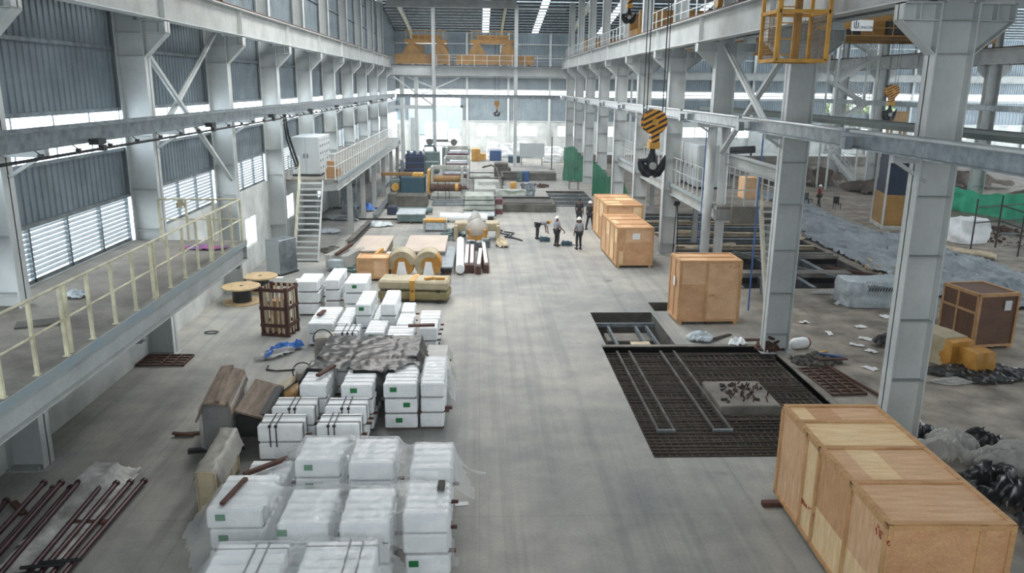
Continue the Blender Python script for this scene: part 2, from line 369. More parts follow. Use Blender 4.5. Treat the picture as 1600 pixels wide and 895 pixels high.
# far wall
FY = 112
DX = (-9.4, -2.5)
FW = [(-.3, 2.6), (5.3, 8.2), (11.0, 13.6), (16.6, 19.4), (22.4, 25.2), (28.5, 32.5), (34.5, 38.5), (41, 46), (50, 58), (62, 70)]
b = MB(); b.box(-11.4, DX[0], FY, FY+.2, 0, 4.15)
e = [DX[1]]+[v for w in FW for v in w]+[82]
for i in range(0, len(e), 2): b.box(e[i], e[i+1], FY, FY+.2, 0, 4.15)
for w in FW: b.box(w[0], w[1], FY, FY+.2, 0, 2.1); b.box(w[0], w[1], FY, FY+.2, 3.65, 4.15)
struct(b.build('wall_back', m_white))
for w in FW:
    f = MB(); nwin += 1
    for a in (w[0], (w[0]+w[1])/2, w[1]): f.box(a-.05, a+.05, FY-.02, FY+.08, 2.1, 3.65)
    f.box(w[0], w[1], FY-.02, FY+.08, 2.1, 2.18); f.box(w[0], w[1], FY-.02, FY+.08, 3.57, 3.65)
    fo = struct(f.build('window_%d' % nwin, m_white))
    g = MB(); g.box(w[0], w[1], FY+.03, FY+.04, 2.18, 3.57); g.build('pane', m_glass, fo)
b = MB(); corrug(b, 'y', FY, DX[1], 82, 4.25, 5.7, .5, .03, -1); struct(b.build('wall_back_louvre', m_cladr))
b = MB(); corrug(b, 'y', FY, DX[1], 49, 5.7, 7.55, .33, .05, -1); corrug(b, 'y', FY, 59, 82, 5.7, 7.55, .33, .05, -1)
corrug(b, 'y', FY, -11.4, 82, 8.35, 18, .33, .05, -1)
corrug(b, 'y', FY, -11.4, DX[0], 4.1, 7.4, .33, .05, -1)
struct(b.build('wall_back_cladding', m_cladr))
b = MB(); b.box(-11.4, 82, FY, FY+.02, 7.55, 8.35); b.box(DX[0], DX[1], FY, FY+.02, 6.2, 7.4); struct(b.build('window_band_back', m_poly))
b = MB()
for z in (4.15, 7.3, 7.85, 8.4, 10.3, 12.6, 14.4): b.box(-11.4, 82, FY-.16, FY-.04, z, z+.12)
for x in np.arange(-1.6, 82, 5.7): b.box(x-.15, x+.15, FY-.35, FY-.05, 0, 16)
b.box(DX[0]-.3, DX[0], FY-.1, FY+.2, 0, 6.3); b.box(DX[1], DX[1]+.3, FY-.1, FY+.2, 0, 6.3); b.box(DX[0]-.3, DX[1]+.3, FY-.1, FY+.2, 6.0, 6.3)
struct(b.build('trim_back_wall_posts', m_steel))
b = MB()
b.box(-9.4, -8.2, FY-.25, FY-.18, 0, 4.6)
for z in (.2, 1.6, 3.0, 4.4): b.box(-9.4, -8.2, FY-.3, FY-.25, z, z+.1)
struct(b.build('door_1', m_slat))
# roofs
b = MB(); b.add([(-11.6, -8, 18.2), (82, -8, 18.2), (82, 92, 18.2), (-11.6, 92, 18.2)], [(0, 1, 2, 3)]); struct(b.build('ceiling', m_roof))
b = MB()   # cross bay, sloping down to the back wall, ribs across
n = 60
for i in range(n):
    ya, yb = 92+i*20/n, 92+(i+1)*20/n; z = lambda y: 18.6-(y-92)/20*2.6
    b.add([(-11.6, ya, z(ya)), (82, ya, z(ya)), (82, yb-.06, z(yb)), (-11.6, yb-.06, z(yb)), (-11.6, yb, z(yb)-.05), (82, yb, z(yb)-.05)], [(0, 1, 2, 3), (3, 2, 5, 4)])
struct(b.build('ceiling_cross_bay', m_roof))
for k, x in enumerate((.5, 7.2, 16, 26, 38, 50)):
    b = MB(); z = lambda y: 18.6-(y-92)/20*2.6-.12
    b.add([(x, 93, z(93)), (x+.85, 93, z(93)), (x+.85, 111.6, z(111.6)), (x, 111.6, z(111.6))], [(0, 1, 2, 3)])
    struct(b.build('window_rooflight', m_sky))
b = MB()
for k in range(12): y = 93.4+k*1.6; z = 18.6-(y-92)/20*2.6-.2; b.box(-11, 82, y, y+.07, z-.14, z)
struct(b.build('trim_roof_purlins', m_galv))
# tapered rafters of the cross bay
for k, x in enumerate((-8.9, 3.0, 12.3, 22)):
    t = thing('roof_rafter', '%s tapered roof rafter under the far cross bay roof, counted from the left' % ORD[k], 'rafter', (x, 92.5, 16), 0, 'cross bay rafters')
    b = MB((x, 92.5, 16)); b.prism([(92.5, 18.3), (92.5, 17.3), (101, 16.6), (108.8, 15.6), (111.4, 14.2), (111.4, 16.0)], 'x', x-.02, x+.02); b.build('web', m_steel, t)
    b = MB((x, 92.5, 16)); pts = [(92.5, 17.3), (101, 16.6), (108.8, 15.6), (111.4, 14.2)]
    for p, q in zip(pts, pts[1:]): b.bar((x, *p), (x, *q), .3, .03)
    b.build('flange', m_cream, t)
    b = MB((x, 92.5, 16)); b.box(x-.15, x+.15, 111.25, 111.6, 11.1, 14.4); b.build('post', m_steel, t)

# ================================================================== STEEL FRAME
def h_shaft(b, xa, xb, yc, z0, z1, d=.45, stiff=True, ph=0):
    yw = yc+.02
    b.box(xa, xa+.035, yc-d/2, yc+d/2, z0, z1); b.box(xb-.035, xb, yc-d/2, yc+d/2, z0, z1)
    b.box(xa, xb, yw-.02, yw+.02, z0, z1)
def stiffs(b, xa, xb, yc, zs, d=.45):
    for z in zs: b.box(xa+.035, xb-.035, yc-d/2+.02, yc+d/2-.02, z, z+.025)
def column(side, n, x0, x1, label, group, top=18.0, low=0):
    y = 17.8+8.25*n; o = ((x0+x1)/2, y, 0)
    t = thing('steel_column', label, 'column', o, 0, group)
    b = MB(o); h_shaft(b, x0, x1, y, 0, 10.85); b.build('lower_shaft', m_steel, t)
    b = MB(o); stiffs(b, x0, x1, y, [.62, 2.1, 3.62, 5.2, 6.6, 7.45, 9.78, 10.48] if side != 'L' else [1.6, 4.3, 5.6, 7.3, 9.78, 10.48]); b.build('stiffener_plates', m_steeld, t)
    b = MB(o); b.box(x0-.12, x1+.12, y-.35, y+.35, 0, .035)
    for sx in (x0+.1, x1-.1):
        for sy in (-.28, .28): b.tube((sx, y+sy, .03), (sx, y+sy, .12), .03, n=6)
    b.build('base_plate', m_steeld, t)
    xu0, xu1 = (x0, x0+.62) if side == 'L' else (x0+.12, x1-.12)
    b = MB(o); h_shaft(b, xu0, xu1, y, 10.85, top, .36); b.build('upper_shaft', m_steel, t)
    for sg in ((1,) if side == 'L' else (1, -1)):
        a = x1 if sg > 0 else x0; e = a+sg*(.70 if side == 'L' else .82)
        b = MB(o)
        P = [(a, 9.78), (e, 10.48), (e, 10.85), (a, 10.85)]
        b.prism(P, 'y', y, y+.04)
        b.bar((a, y, 9.78), (e, y, 10.48), .42, .03, up=(0, 1, 0)) if False else b.add(
            [(a, y-.2, 9.78), (a, y+.2, 9.78), (e, y+.2, 10.48), (e, y-.2, 10.48), (a, y-.2, 9.75), (a, y+.2, 9.75), (e, y+.2, 10.45), (e, y-.2, 10.45)],
            [(0, 1, 2, 3), (7, 6, 5, 4), (0, 3, 7, 4), (1, 5, 6, 2)])
        b.box(min(e, e-sg*.03), max(e, e-sg*.03), y-.2, y+.2, 10.48, 10.85); b.box(min(a, e), max(a, e), y-.2, y+.2, 10.82, 10.86)
        b.box(min(a, e), max(a, e), y-.2, y+.2, 10.47, 10.49)
        xm = a+sg*.42; b.box(xm-.015, xm+.015, y-.18, y+.18, 10.48, 10.85)
        b.build('corbel', m_steel, t)
    return t
for n in range(-1, 10):
    if n >= 0: column('L', n, -11.22, -10.34, '%s big grey steel column from the camera along the louvred wall' % ORD[n], 'left wall crane columns')
for n in range(-1, 10):
    if n == 2: continue
    if n >= 0: column('R', n, 10.0, 10.88, '%s big grey steel column from the camera in the pit-side row' % ORD[n], 'right aisle crane columns')
# the braced column of the right row stands on two round tubes
y = 34.3; t = thing('steel_column', 'grey column on twin round tubes behind the tall plywood crate', 'column', (10.44, y, 0), 0, 'right aisle crane columns')
for x in (10.12, 10.72): b = MB((10.44, y, 0)); b.tube((x, y, .03), (x, y, 7.4), .2, n=20); b.build('tube_leg', m_steel, t, True)
b = MB((10.44, y, 0)); b.box(9.8, 11.05, y-.3, y+.3, 0, .035); b.build('base_plate', m_steeld, t)
b = MB((10.44, y, 0)); b.box(9.9, 10.98, y-.22, y+.22, 7.36, 7.42); h_shaft(b, 10.0, 10.88, y, 7.42, 10.85); b.build('upper_shaft', m_steel, t)
b = MB((10.44, y, 0)); h_shaft(b, 10.12, 10.76, y, 10.85, 18, .36); b.build('top_shaft', m_steel, t)
for sg in (1, -1):
    a = 10.88 if sg > 0 else 10.0; e_ = a+sg*.82; b = MB((10.44, y, 0)); b.prism([(a, 9.78), (e_, 10.48), (e_, 10.85), (a, 10.85)], 'y', y, y+.04)
    b.box(min(a, e_), max(a, e_), y-.2, y+.2, 10.82, 10.86); b.box(min(a, e_), max(a, e_), y-.2, y+.2, 10.47, 10.49)
    b.box(min(e_, e_-sg*.03), max(e_, e_-sg*.03), y-.2, y+.2, 10.48, 10.85); b.build('corbel', m_steel, t)
# second row, at the far side of the neighbouring bay
for n in range(4, 10):
    y = 17.8+8.25*n; t = thing('steel_column', '%s grey steel column from the camera, row across the neighbouring bay' % ORD[n-4], 'column', (38.2, y, 0), 0, 'columns across the neighbouring bay')
    b = MB((38.2, y, 0)); h_shaft(b, 37.7, 38.7, y, 0, 10.85, .5); b.build('lower_shaft', m_steeld, t)
    b = MB((38.2, y, 0)); stiffs(b, 37.7, 38.7, y, [2, 4, 6, 8, 10], .5); b.build('stiffener_plates', m_steeld, t)
    b = MB((38.2, y, 0)); h_shaft(b, 37.9, 38.5, y, 10.85, 18, .36); b.build('upper_shaft', m_steeld, t)
    b = MB((38.2, y, 0))
    for sg in (1, -1): a = 38.2+sg*.5; b.prism([(a, 9.78), (a+sg*.8, 10.48), (a+sg*.8, 10.85), (a, 10.85)], 'y', y, y+.04)
    b.build('corbel', m_steeld, t)
# crane girders
def girder(x, ya, yb, label, z0=10.86, w=.46, grp='crane girders', H=1.03):
    o = (x, ya, z0); t = thing('crane_girder', label, 'girder', o, 0, grp)
    b = MB(o); b.box(x-.012, x+.012, ya, yb, z0+.03, z0+H); b.build('web', m_steeld, t)
    for k, zz in enumerate((z0, z0+H-.01)): b = MB(o); b.box(x-w/2, x+w/2, ya, yb, zz, zz+.03); b.build('flange', m_steel, t)
    b = MB(o)
    y = 17.8+8.25*math.ceil((ya-17.8)/8.25)
    while y < yb:
        for k in (0,): b.box(x-.18, x+.18, y+k-.01, y+k+.01, z0+.03, z0+H-.01)
        if z0 > 10.9: b.box(x-.2, x+.2, y-.2, y+.2, 10.86, z0)
        y += 8.25
    b.build('stiffener_plates', m_steel, t)
    b = MB(o); b.box(x-.05, x+.05, ya, yb, z0+H+.02, z0+H+.14); b.build('rail', m_rail, t)
    return t
girder(-9.86, 0, 92, 'long grey crane girder with rusty rail along the louvred wall columns')
girder(9.42, 0, 92, 'long grey crane girder with rusty rail on the aisle side of the pit-side columns')
girder(11.42, 0, 92, 'grey crane girder on the far side of the pit-side columns, serving the neighbouring bay', z0=11.06, H=.83)
girder(37.0, 30, 92, 'grey crane girder across the neighbouring bay with dark rail')
girder(39.4, 30, 92, 'outer grey crane girder behind the neighbouring bay columns')
# walkway with handrail on top of the right girders
def railing(name, label, pts, h, base, spacing=1.1, mt=m_cream, group=None, r=.028, double=0):
    o = (pts[0][0], pts[0][1], base); t = thing(name, label, 'railing', o, 0, group)
    top = MB(o); mid = MB(o)
    for p, q in zip(pts, pts[1:]):
        top.tube((*p, base+h), (*q, base+h), r, n=8); mid.tube((*p, base+h*.52), (*q, base+h*.52), r*.8, n=8)
        L_ = math.dist(p, q); k = max(1, round(L_/spacing))
        for i in range(k+1):
            if i == k and q != pts[-1]: continue
            x, y = p[0]+(q[0]-p[0])*i/k, p[1]+(q[1]-p[1])*i/k
            pb = MB(o); pb.bar((x, y, base), (x, y, base+h), r*2, r*2); pb.box(x-.06, x+.06, y-.06, y+.06, base, base+.012)
            pb.build('post', mt, t)
            if double and i % double == 0 and 0 < i < k:
                dx, dy = (q[0]-p[0])/L_*.18, (q[1]-p[1])/L_*.18
                pb = MB(o); pb.bar((x+dx, y+dy, base), (x+dx, y+dy, base+h), r*2, r*2); pb.build('post', mt, t)
    top.build('top_rail', mt, t, True); mid.build('middle_rail', mt, t, True)
    return t
o = (10.4, 25, 11.9); t = thing('crane_walkway', 'narrow grey walkway plate between the two pit-side crane girders', 'walkway', o)
b = MB(o); b.box(9.7, 11.15, 20, 92, 11.84, 11.9); b.build('deck', m_galv, t)
b = MB(o)
for y in np.arange(21, 92, 2.06): b.box(9.67, 11.18, y, y+.06, 11.76, 11.84)
b.build('bearers', m_galv, t)
railing('handrail', 'cream handrail on the walkway above the pit-side crane girders, nearer length', [(9.75, 27.2), (9.75, 46.5)], 1.1, 11.9, 1.4, m_steel, 'walkway handrails')
railing('handrail', 'cream handrail on the walkway above the pit-side crane girders, farther length', [(9.75, 55), (9.75, 91)], 1.1, 11.9, 1.5, m_steel, 'walkway handrails')

# light monorail runways on brackets, both sides of the aisle
def runway(sg, label):
    x = sg*9.38; o = (x, 0, 7.6); t = thing('runway_beam', label, 'beam', o, 0, 'light crane runways')
    b = MB(o); b.ibeam((x, 0, 7.78), (x, 91.5, 7.78), .26, .40, .03); b.build('beam', m_galv, t)
    b = MB(o); b.box(x-.06, x+.06, 0, 91.5, 7.98, 8.04); b.build('rail', m_galv, t)
    xi = x-sg*.24
    if sg > 0:
        b = MB(o); b.tube((x-.16, 0, 8.0), (x-.16, 91.5, 8.0), .045, n=10); b.build('top_conduit', mat('bright_conduit', '#c9cfd1', .3, .3), t, True)
        for n in range(-1, 9): y = 17.8+8.25*n+1.8; b = MB(o); b.obox((x-.2, y, 7.7), (.2, .3, .3)); b.obox((x-.12, y+.1, 8.02), (.34, .4, .08)); b.build('splice_box', m_galv, t)
        b = MB(o)
        for n in range(-1, 9): y = 17.8+8.25*n; b.bar((x+sg*.05, y, 7.48), (sg*10.4, y, 7.48), .2, .2); b.bar((sg*10.3, y, 6.95), (x+sg*.15, y, 7.42), .08, .08)
        b.build('brackets', m_steel, t); return
    b = MB(o); b.tube((xi, 0, 7.42), (xi, 91.5, 7.42), .035, n=8); b.build('conductor_bar', m_dark, t, True)
    b = MB(o)
    for y in np.arange(9, 91, 1.6): b.obox((xi, y, 7.45), (.09, .1, .12)); b.bar((xi, y, 7.5), (x+sg*-.1, y, 7.6), .02)
    b.build('conductor_clamps', m_black, t)
    b = MB(o)
    for n in range(-1, 9):
        y = 17.8+8.25*n; b.bar((x+sg*.05, y, 7.48), (sg*10.4, y, 7.48), .2, .2); b.bar((sg*10.3, y, 6.95), (x+sg*.15, y, 7.42), .08, .08)
    b.build('brackets', m_steel, t)
    b = MB(o)
    for n in range(-1, 9):
        y = 17.8+8.25*n+1.8; b.obox((xi-.02, y, 7.60), (.24, .4, .14)); b.obox((xi, y+.2, 7.44), (.12, .2, .14))
    b.build('splice_boxes', m_dark, t)
runway(-1, 'galvanised light runway beam bracketed off the louvred wall columns')
runway(1, 'galvanised light runway beam bracketed off the pit-side columns, passing behind the hook')
b = MB((11.8, 0, 8.0)); b.box(11.1, 12.5, 2, 40, 7.98, 8.0)
for y in np.arange(2, 40, .35): b.box(11.1, 12.5, y, y+.14, 8.0, 8.05)
b.box(11.06, 11.12, 2, 40, 7.95, 8.08); b.box(12.48, 12.54, 2, 40, 7.95, 8.08)
tag(b.build('cable_tray', mat('tray_dark_grey', '#77827f', .5, .2)), 'wide dark ribbed tray behind the pit-side runway beam', 'cable tray')
b = MB((-9, 91.2, 7.5)); b.ibeam((-9.2, 91.2, 7.78), (9.2, 91.2, 7.78), .26, .36, .03); b.tube((-9.2, 90.95, 7.95), (9.2, 90.95, 7.95), .05, n=8); tag(b.build('runway_beam', m_galv), 'galvanised runway beam crossing the far end between the two long ones', 'beam')
# runway beams in the neighbouring bay and across the cross bay
b = MB((36.6, 40, 7.8)); b.ibeam((36.6, 40, 7.8), (36.6, 91, 7.8), .3, .42); tag(b.build('runway_beam', m_galv), 'galvanised runway beam in front of the far columns of the neighbouring bay', 'beam')
# braces
def brace(p, q, label, w=.16, nm='diagonal_brace', mt=m_steel):
    b = MB(p); b.bar(p, q, w, w*.7); b.bar((p[0], p[1], p[2]), q, w*.25, w*1.1); return tag(b.build(nm, mt), label, 'brace', 'diagonal braces')
brace((-10.5, 26.4, 9.9), (-10.5, 34.0, 5.0), 'grey angle brace falling away from the second wall-side column')
brace((-10.65, 33.9, 11.0), (-10.65, 26.5, 6.9), 'grey angle brace rising to the third wall-side column')
brace((10.35, 34.0, 10.7), (10.35, 26.6, 6.7), 'grey angle brace falling from the twin-tube column toward the camera', .2)
brace((10.55, 26.4, 11.0), (10.55, 34.2, 6.3), 'grey angle brace crossing behind, down to the twin-tube column', .2)
brace((-9.6, 92, 9.9), (-5.1, 92, 6.7), 'slim brace between the left corner and the first thin far post')
brace((-9.6, 111, 10.0), (-3.0, 111, 7.4), 'slim brace crossing the far wall above the open door')
brace((-2.6, 111, 10.0), (-9.0, 111, 7.2), 'slim brace falling leftward on the far wall above the open door')
# far frame of the aisle
for x, lab in ((-5.05, 'slim grey post at the far end, in front of the bright open door'), (4.2, 'slim grey post at the far end, right of the small hook')):
    b = MB((x, 92.2, 0)); b.box(x-.2, x-.17, 92.0, 92.4, 0, 17.6); b.box(x+.17, x+.2, 92, 92.4, 0, 17.6); b.box(x-.18, x+.18, 92.1, 92.13, 0, 17.6)
    b.box(x-.35, x+.35, 91.9, 92.5, 0, .03); tag(b.build('end_post', m_steel), lab, 'post')
t = thing('cross_girder', 'deep grey girder crossing the far end of the aisle under the yellow cranes', 'girder', (-10, 92.5, 10.05))
b = MB((-10, 92.5, 10.05)); b.ibeam((-10.2, 92.75, 10.57), (11, 92.75, 10.57), .5, 1.0, .04); b.build('beam', m_steel, t)
b = MB((-10, 92.5, 10.05)); b.box(-10.2, 11, 92.7, 92.8, 11.07, 11.17); b.build('rail', m_rail, t)
b = MB((-10, 92.5, 10.05)); b.box(-4.8, 9.6, 91.6, 92.5, 11.02, 11.07); b.build('walkway_plate', m_galv, t)
railing('handrail', 'pale handrail along the far cross girder in front of the yellow cranes', [(-4.7, 91.7), (9.4, 91.7)], 1.2, 11.07, 1.45, m_steel, 'walkway handrails')
b = MB((-10, 111, 10)); b.ibeam((-10.2, 111, 10.5), (80, 111, 10.5), .5, 1.0, .04); tag(b.build('cross_girder', m_steeld), 'long pale girder high on the far end wall', 'girder')
b = MB((-10, 92, 17)); b.ibeam((-10.2, 92, 17.7), (4.2, 92, 17.7), .4, .85, .04); tag(b.build('roof_beam', m_steeld), 'deep grey roof beam across the top of the far end', 'beam')
b = MB((4.2, 92, 17)); b.ibeam((4.3, 92.2, 17.25), (9.8, 92.2, 17.25), .12, .12, .02); tag(b.build('roof_tie', m_steel), 'thin pale roof tie right of the second far post', 'beam')
b = MB((-10, 92, 6.4)); b.box(-10.2, -5.2, 91.9, 92.3, 6.35, 6.75); tag(b.build('door_beam', m_steel), 'short pale beam between left corner and far post', 'beam')
for x, yy, lab in ((-9.3, 99, 'pale column in the cross bay nearest the left corner'), (-7.9, 103, 'pale column in the cross bay beside the open door')):
    b = MB((x, yy, 0)); b.ibeam((x, yy, 0), (x, yy, 10), .4, .5, .04, up=(1, 0, 0)); b.box(x-.35, x+.35, yy-.35, yy+.35, 0, .03); tag(b.build('steel_column', m_steel), lab, 'column')

# ================================================================== DECKS
def deck(name, label, xi, xw, y0, y1, z, sg, posts, legs):
    """xi: aisle edge, xw: wall edge"""
    o = ((xi+xw)/2, y0, 0); t = thing(name, label, 'platform', o); a, c = min(xi, xw), max(xi, xw)
    b = MB(o); b.box(a, c, y0, y1, z-.12, z); b.build('floor_plate', m_conc, t)
    b = MB(o); xb = xi-sg*.12; b.ibeam((xb, y0, z-.37), (xb, y1, z-.37), .26, .5, .03)
    b.build('edge_beam', m_steeld, t)
    b = MB(o); b.box(xi-sg*0-.012, xi-sg*0+.012, y0, y1, z-.16, z+.02); b.build('edge_angle', mat('edge_angle_blue_grey', '#6f8390', .5, var=.5, vs=1.2, dark='#8f9690'), t)
    for y in (y0+.1, y1-.1): b = MB(o); b.ibeam((a, y, z-.37), (c, y, z-.37), .2, .5, .03); b.build('end_beam', m_steeld, t)
    for y in posts:
        b = MB(o); b.ibeam((xi-sg*.2, y, z-.72), (xw, y, z-.72), .22, .34, .03); b.build('bracket_beam', m_steeld, t)
    for (x, y) in legs:
        b = MB(o); b.box(x-.15, x+.15, y-.12, y-.1, 0, z-.5); b.box(x-.15, x+.15, y+.1, y+.12, 0, z-.5); b.box(x-.01, x+.01, y-.1, y+.1, 0, z-.5); b.build('leg', m_steeld, t)
    return t
deck('mezzanine_deck', 'long concrete topped deck with grey steel edge running along louvred wall, near end', -7.6, -11.2, -2, 25.75, 4.0, 1, (9.55, 17.8, 25.5), [])
railing('deck_railing', 'cream tube railing on the edge of the near wall-side deck', [(-7.72, 2.0), (-7.72, 25.65), (-10.3, 25.65)], 1.35, 4.0, 1.03, m_cream, 'deck railings', .03, 4)
deck('mezzanine_deck', 'farther grey steel deck along the louvred wall with the pale cabinet on it', -7.6, -11.2, 42.9, 78, 4.0, 1, (50.8, 59.05, 67.3, 75.55), [(-7.9, y) for y in (48.5, 54, 60, 66, 72, 77.6)])
railing('deck_railing', 'pale railing on the edge of the farther wall-side deck', [(-8.25, 43.0), (-7.72, 43.0), (-7.72, 77.8)], 1.35, 4.0, .95, m_steel, 'deck railings', .028)
railing('deck_railing', 'short pale railing between stair head and column on the farther wall-side deck', [(-10.2, 43.0), (-9.62, 43.0)], 1.2, 4.0, .55, m_steel, 'deck railings', .028)
deck('mezzanine_deck', 'grey steel deck behind the pit-side columns with a concrete floor', 10.35, 13.3, 33.6, 59, 4.0, -1, (42.55, 50.8), [(12.9, 34), (12.9, 46), (12.9, 58)])
railing('deck_railing', 'pale railing on the aisle edge of the pit-side deck', [(10.5, 34.9), (10.5, 58.6)], 1.35, 4.0, .85, m_steel, 'deck railings', .028)
railing('deck_railing', 'pale railing at the near end of the pit-side deck beside the stair head', [(11.05, 33.75), (12.1, 33.75)], 1.35, 4.0, .5, m_steel, 'deck railings', .03)
railing('deck_railing', 'pale railing behind the stair head on the pit-side deck', [(13.2, 33.75), (13.2, 46)], 1.35, 4.0, .8, m_steel, 'deck railings', .028)
b = MB((10.4, 33.6, 3.3)); b.box(10.95, 13.3, 33.42, 33.6, 3.3, 4.02); tag(b.build('deck_fascia', m_conc), 'pale stained fascia slab at the near end of the pit-side deck', 'fascia')
b = MB((11, 30, 5)); b.ibeam((10.9, 34.1, 6.0), (10.75, 26.3, 6.0), .34, .5, .04); tag(b.build('tie_beam', m_steeld), 'grey beam running from the twin-tube column to the second pit-side column', 'beam')
def stair(label, x0, x1, yt, yb, zt, n, hand=True):
    o = ((x0+x1)/2, yb, 0); t = thing('steel_stair', label, 'stair', o, 0, 'steel stairs')
    for x in (x0, x1):
        b = MB(o); b.bar((x, yb, .02), (x, yt, zt-.05), .05, .24); b.build('stringer', m_steel, t)
    for i in range(n):
        f = (i+.6)/n; y, z = yb+(yt-yb)*f, zt*f-.04
        b = MB(o); b.box(x0+.03, x1-.03, y-.12, y+.12, z-.025, z); b.box(x0+.03, x1-.03, y-.12, y-.10, z-.06, z-.02); b.build('tread', m_steel, t)
    if hand:
        for x in (x0, x1)[:1 if hand == 1 else 2]:
            b = MB(o); k = (zt)/(yt-yb)
            for h in (.5, .95): b.tube((x, yb+.15, h+.2), (x, yt, zt+h), .022, n=8)
            for f in (.06, .28, .5, .72, .97): y, z = yb+(yt-yb)*f, zt*f; b.bar((x, y, z), (x, y, z+.97), .04)
            b.build('handrail', m_cream, t, False)
stair('steep grey steel stair up to the farther wall-side deck below the pale cabinet', -9.55, -8.35, 42.75, 40.45, 4.0, 14, 1)
stair('steep grey steel stair up to the pit-side deck behind the tall plywood crate', 12.15, 13.25, 33.35, 31.7, 4.0, 15, 1)
# zigzag stair tower far behind in the neighbouring bay
t = thing('stair_tower', 'pale zigzag stair tower between the far columns of the neighbouring bay', 'stair', (34, 72.5, 0))
fl = [((35.4, 72, .0), (32.4, 72, 3.2)), ((32.4, 73, 3.2), (35.0, 73, 5.4)), ((31.6, 72, 5.6), (35.2, 72, 7.8)), ((35.2, 73, 7.9), (32.2, 73, 9.6)), ((32.2, 72, 9.7), (35.8, 72, 12.0)), ((35.8, 73, 12.1), (33, 73, 13.6))]
for p, q in fl:
    b = MB((34, 72.5, 0)); p, q = Vector(p), Vector(q)
    for dy in (-.4, .4):
        d = Vector((0, dy, 0)); b.bar(p+d, q+d, .08, .3)
        for h in (.5, 1.0): b.bar(p+d+Vector((0, 0, h)), q+d+Vector((0, 0, h)), .05)
        for i in range(6): a = p.lerp(q, i/5)+d; b.bar(a, a+Vector((0, 0, 1)), .05)
    for i in range(11): a = p.lerp(q, (i+.5)/11); b.box(a.x-.14, a.x+.14, a.y-.4, a.y+.4, a.z-.02, a.z+.02)
    b.build('flight', m_steel, t)
for x in (32.0, 35.6):
    for yy in (71.5, 73.5): b = MB((34, 72.5, 0)); b.bar((x, yy, 0), (x, yy, 14), .14); b.build('post', m_steel, t)
# ================================================================== CRANES AND HOOKS
def stripes_mat():
    M = bpy.data.materials.new('hazard_stripes'); M.use_nodes = True; N = M.node_tree.nodes; L = M.node_tree.links; b = N['Principled BSDF']; b.inputs['Roughness'].default_value = .5
    tc = N.new('ShaderNodeTexCoord'); mp = N.new('ShaderNodeMapping'); mp.inputs['Rotation'].default_value = (0, math.radians(-62), 0)
    L.new(tc.outputs['Object'], mp.inputs[0]); w = N.new('ShaderNodeTexWave'); w.bands_direction = 'X'; w.inputs['Scale'].default_value = 1.7
    L.new(mp.outputs[0], w.inputs[0]); r = N.new('ShaderNodeValToRGB'); r.color_ramp.interpolation = 'CONSTANT'; r.color_ramp.elements[1].position = .55
    r.color_ramp.elements[0].color = (*lin('#d99524'), 1); r.color_ramp.elements[1].color = (*lin('#1b1a18'), 1); L.new(w.outputs[0], r.inputs[0]); L.new(r.outputs[0], b.inputs['Base Color'])
    return M
m_stripe = stripes_mat()
def hook_block(label, x, y, z, s, top, ropes):
    """z: height of the sheave centre, s: sheave radius"""
    o = (x, y, z); t = thing('crane_hook', label, 'hook', o, 0, 'crane hooks')
    for dy in (-.22, .22):
        b = MB(o); yy = y+dy*s*2; b.tube((x, yy-.03*s, z), (x, yy+.03*s, z), s, n=40); b.build('sheave_plate', m_stripe, t, False)
    b = MB(o); b.tube((x, y-.4*s, z), (x, y+.4*s, z), s*.86, n=32); b.build('sheave', m_yel, t)
    b = MB(o); b.tube((x, y-.62*s, z), (x, y+.62*s, z), s*.26, n=20); b.build('axle_cap', m_yel, t)
    b = MB(o); b.box(x-.26*s, x+.40*s, y-.5*s, y+.5*s, z-1.75*s, z-.8*s); b.build('side_plates', m_stripe, t)
    b = MB(o); b.box(x-.4*s, x+.46*s, y-.55*s, y+.55*s, z-2.15*s, z-1.65*s); b.build('crosshead', m_yel, t)
    # hook: shank and a double C swept body
    for nm, P in (('hook_shank', [(0, -2.0, .2), (0, -2.5, .26), (0, -2.9, .42), (0, -3.5, .5), (0, -4.1, .5), (0, -4.4, .3)]),
                  ('hook_horn', [(-.1, -4.25, .36), (-.5, -4.1, .42), (-.82, -3.7, .36), (-1.0, -3.25, .24), (-1.12, -3.0, .06)]),
                  ('hook_horn', [(.1, -4.25, .36), (.5, -4.1, .42), (.8, -3.7, .34), (.95, -3.2, .24), (1.08, -2.7, .05)]),
                  ('hook_shoulder', [(-.1, -2.95, .3), (-.55, -3.15, .22), (-1.0, -3.1, .1), (-1.2, -3.02, .04)])):
        b = MB(o); n = 12; vs = []; fs = []
        for k, (px, pz, r) in enumerate(P):
            q0 = P[max(k-1, 0)]; q1 = P[min(k+1, len(P)-1)]; d = Vector((q1[0]-q0[0], 0, q1[1]-q0[1])).normalized(); a = Vector((0, 1, 0)); c = d.cross(a)
            vs += [Vector((x, y, z))+(Vector((px, 0, pz))+a*math.cos(2*PI*i/n)*r*.7+c*math.sin(2*PI*i/n)*r)*s for i in range(n)]
            if k: fs += [((k-1)*n+i, (k-1)*n+(i+1) % n, k*n+(i+1) % n, k*n+i) for i in range(n)]
        fs += [tuple(range(n)), tuple(range((len(P)-1)*n, len(P)*n))]; b.add(vs, fs); b.build(nm, m_hook, t, True)
    b = MB(o); b.tube((x+.02*s, y-.42*s, z-3.55*s), (x+.02*s, y+.2*s, z-3.55*s), .3*s, n=20); b.build('hook_disc', m_machw, t)
    b = MB(o)
    for rx, ry in ropes: b.tube((x+rx*s, y+ry*s, z+.2*s), (x+rx*s*1.02, y+ry*s, top), .016, n=6)
    b.build('wire_ropes', m_black, t)
    return t
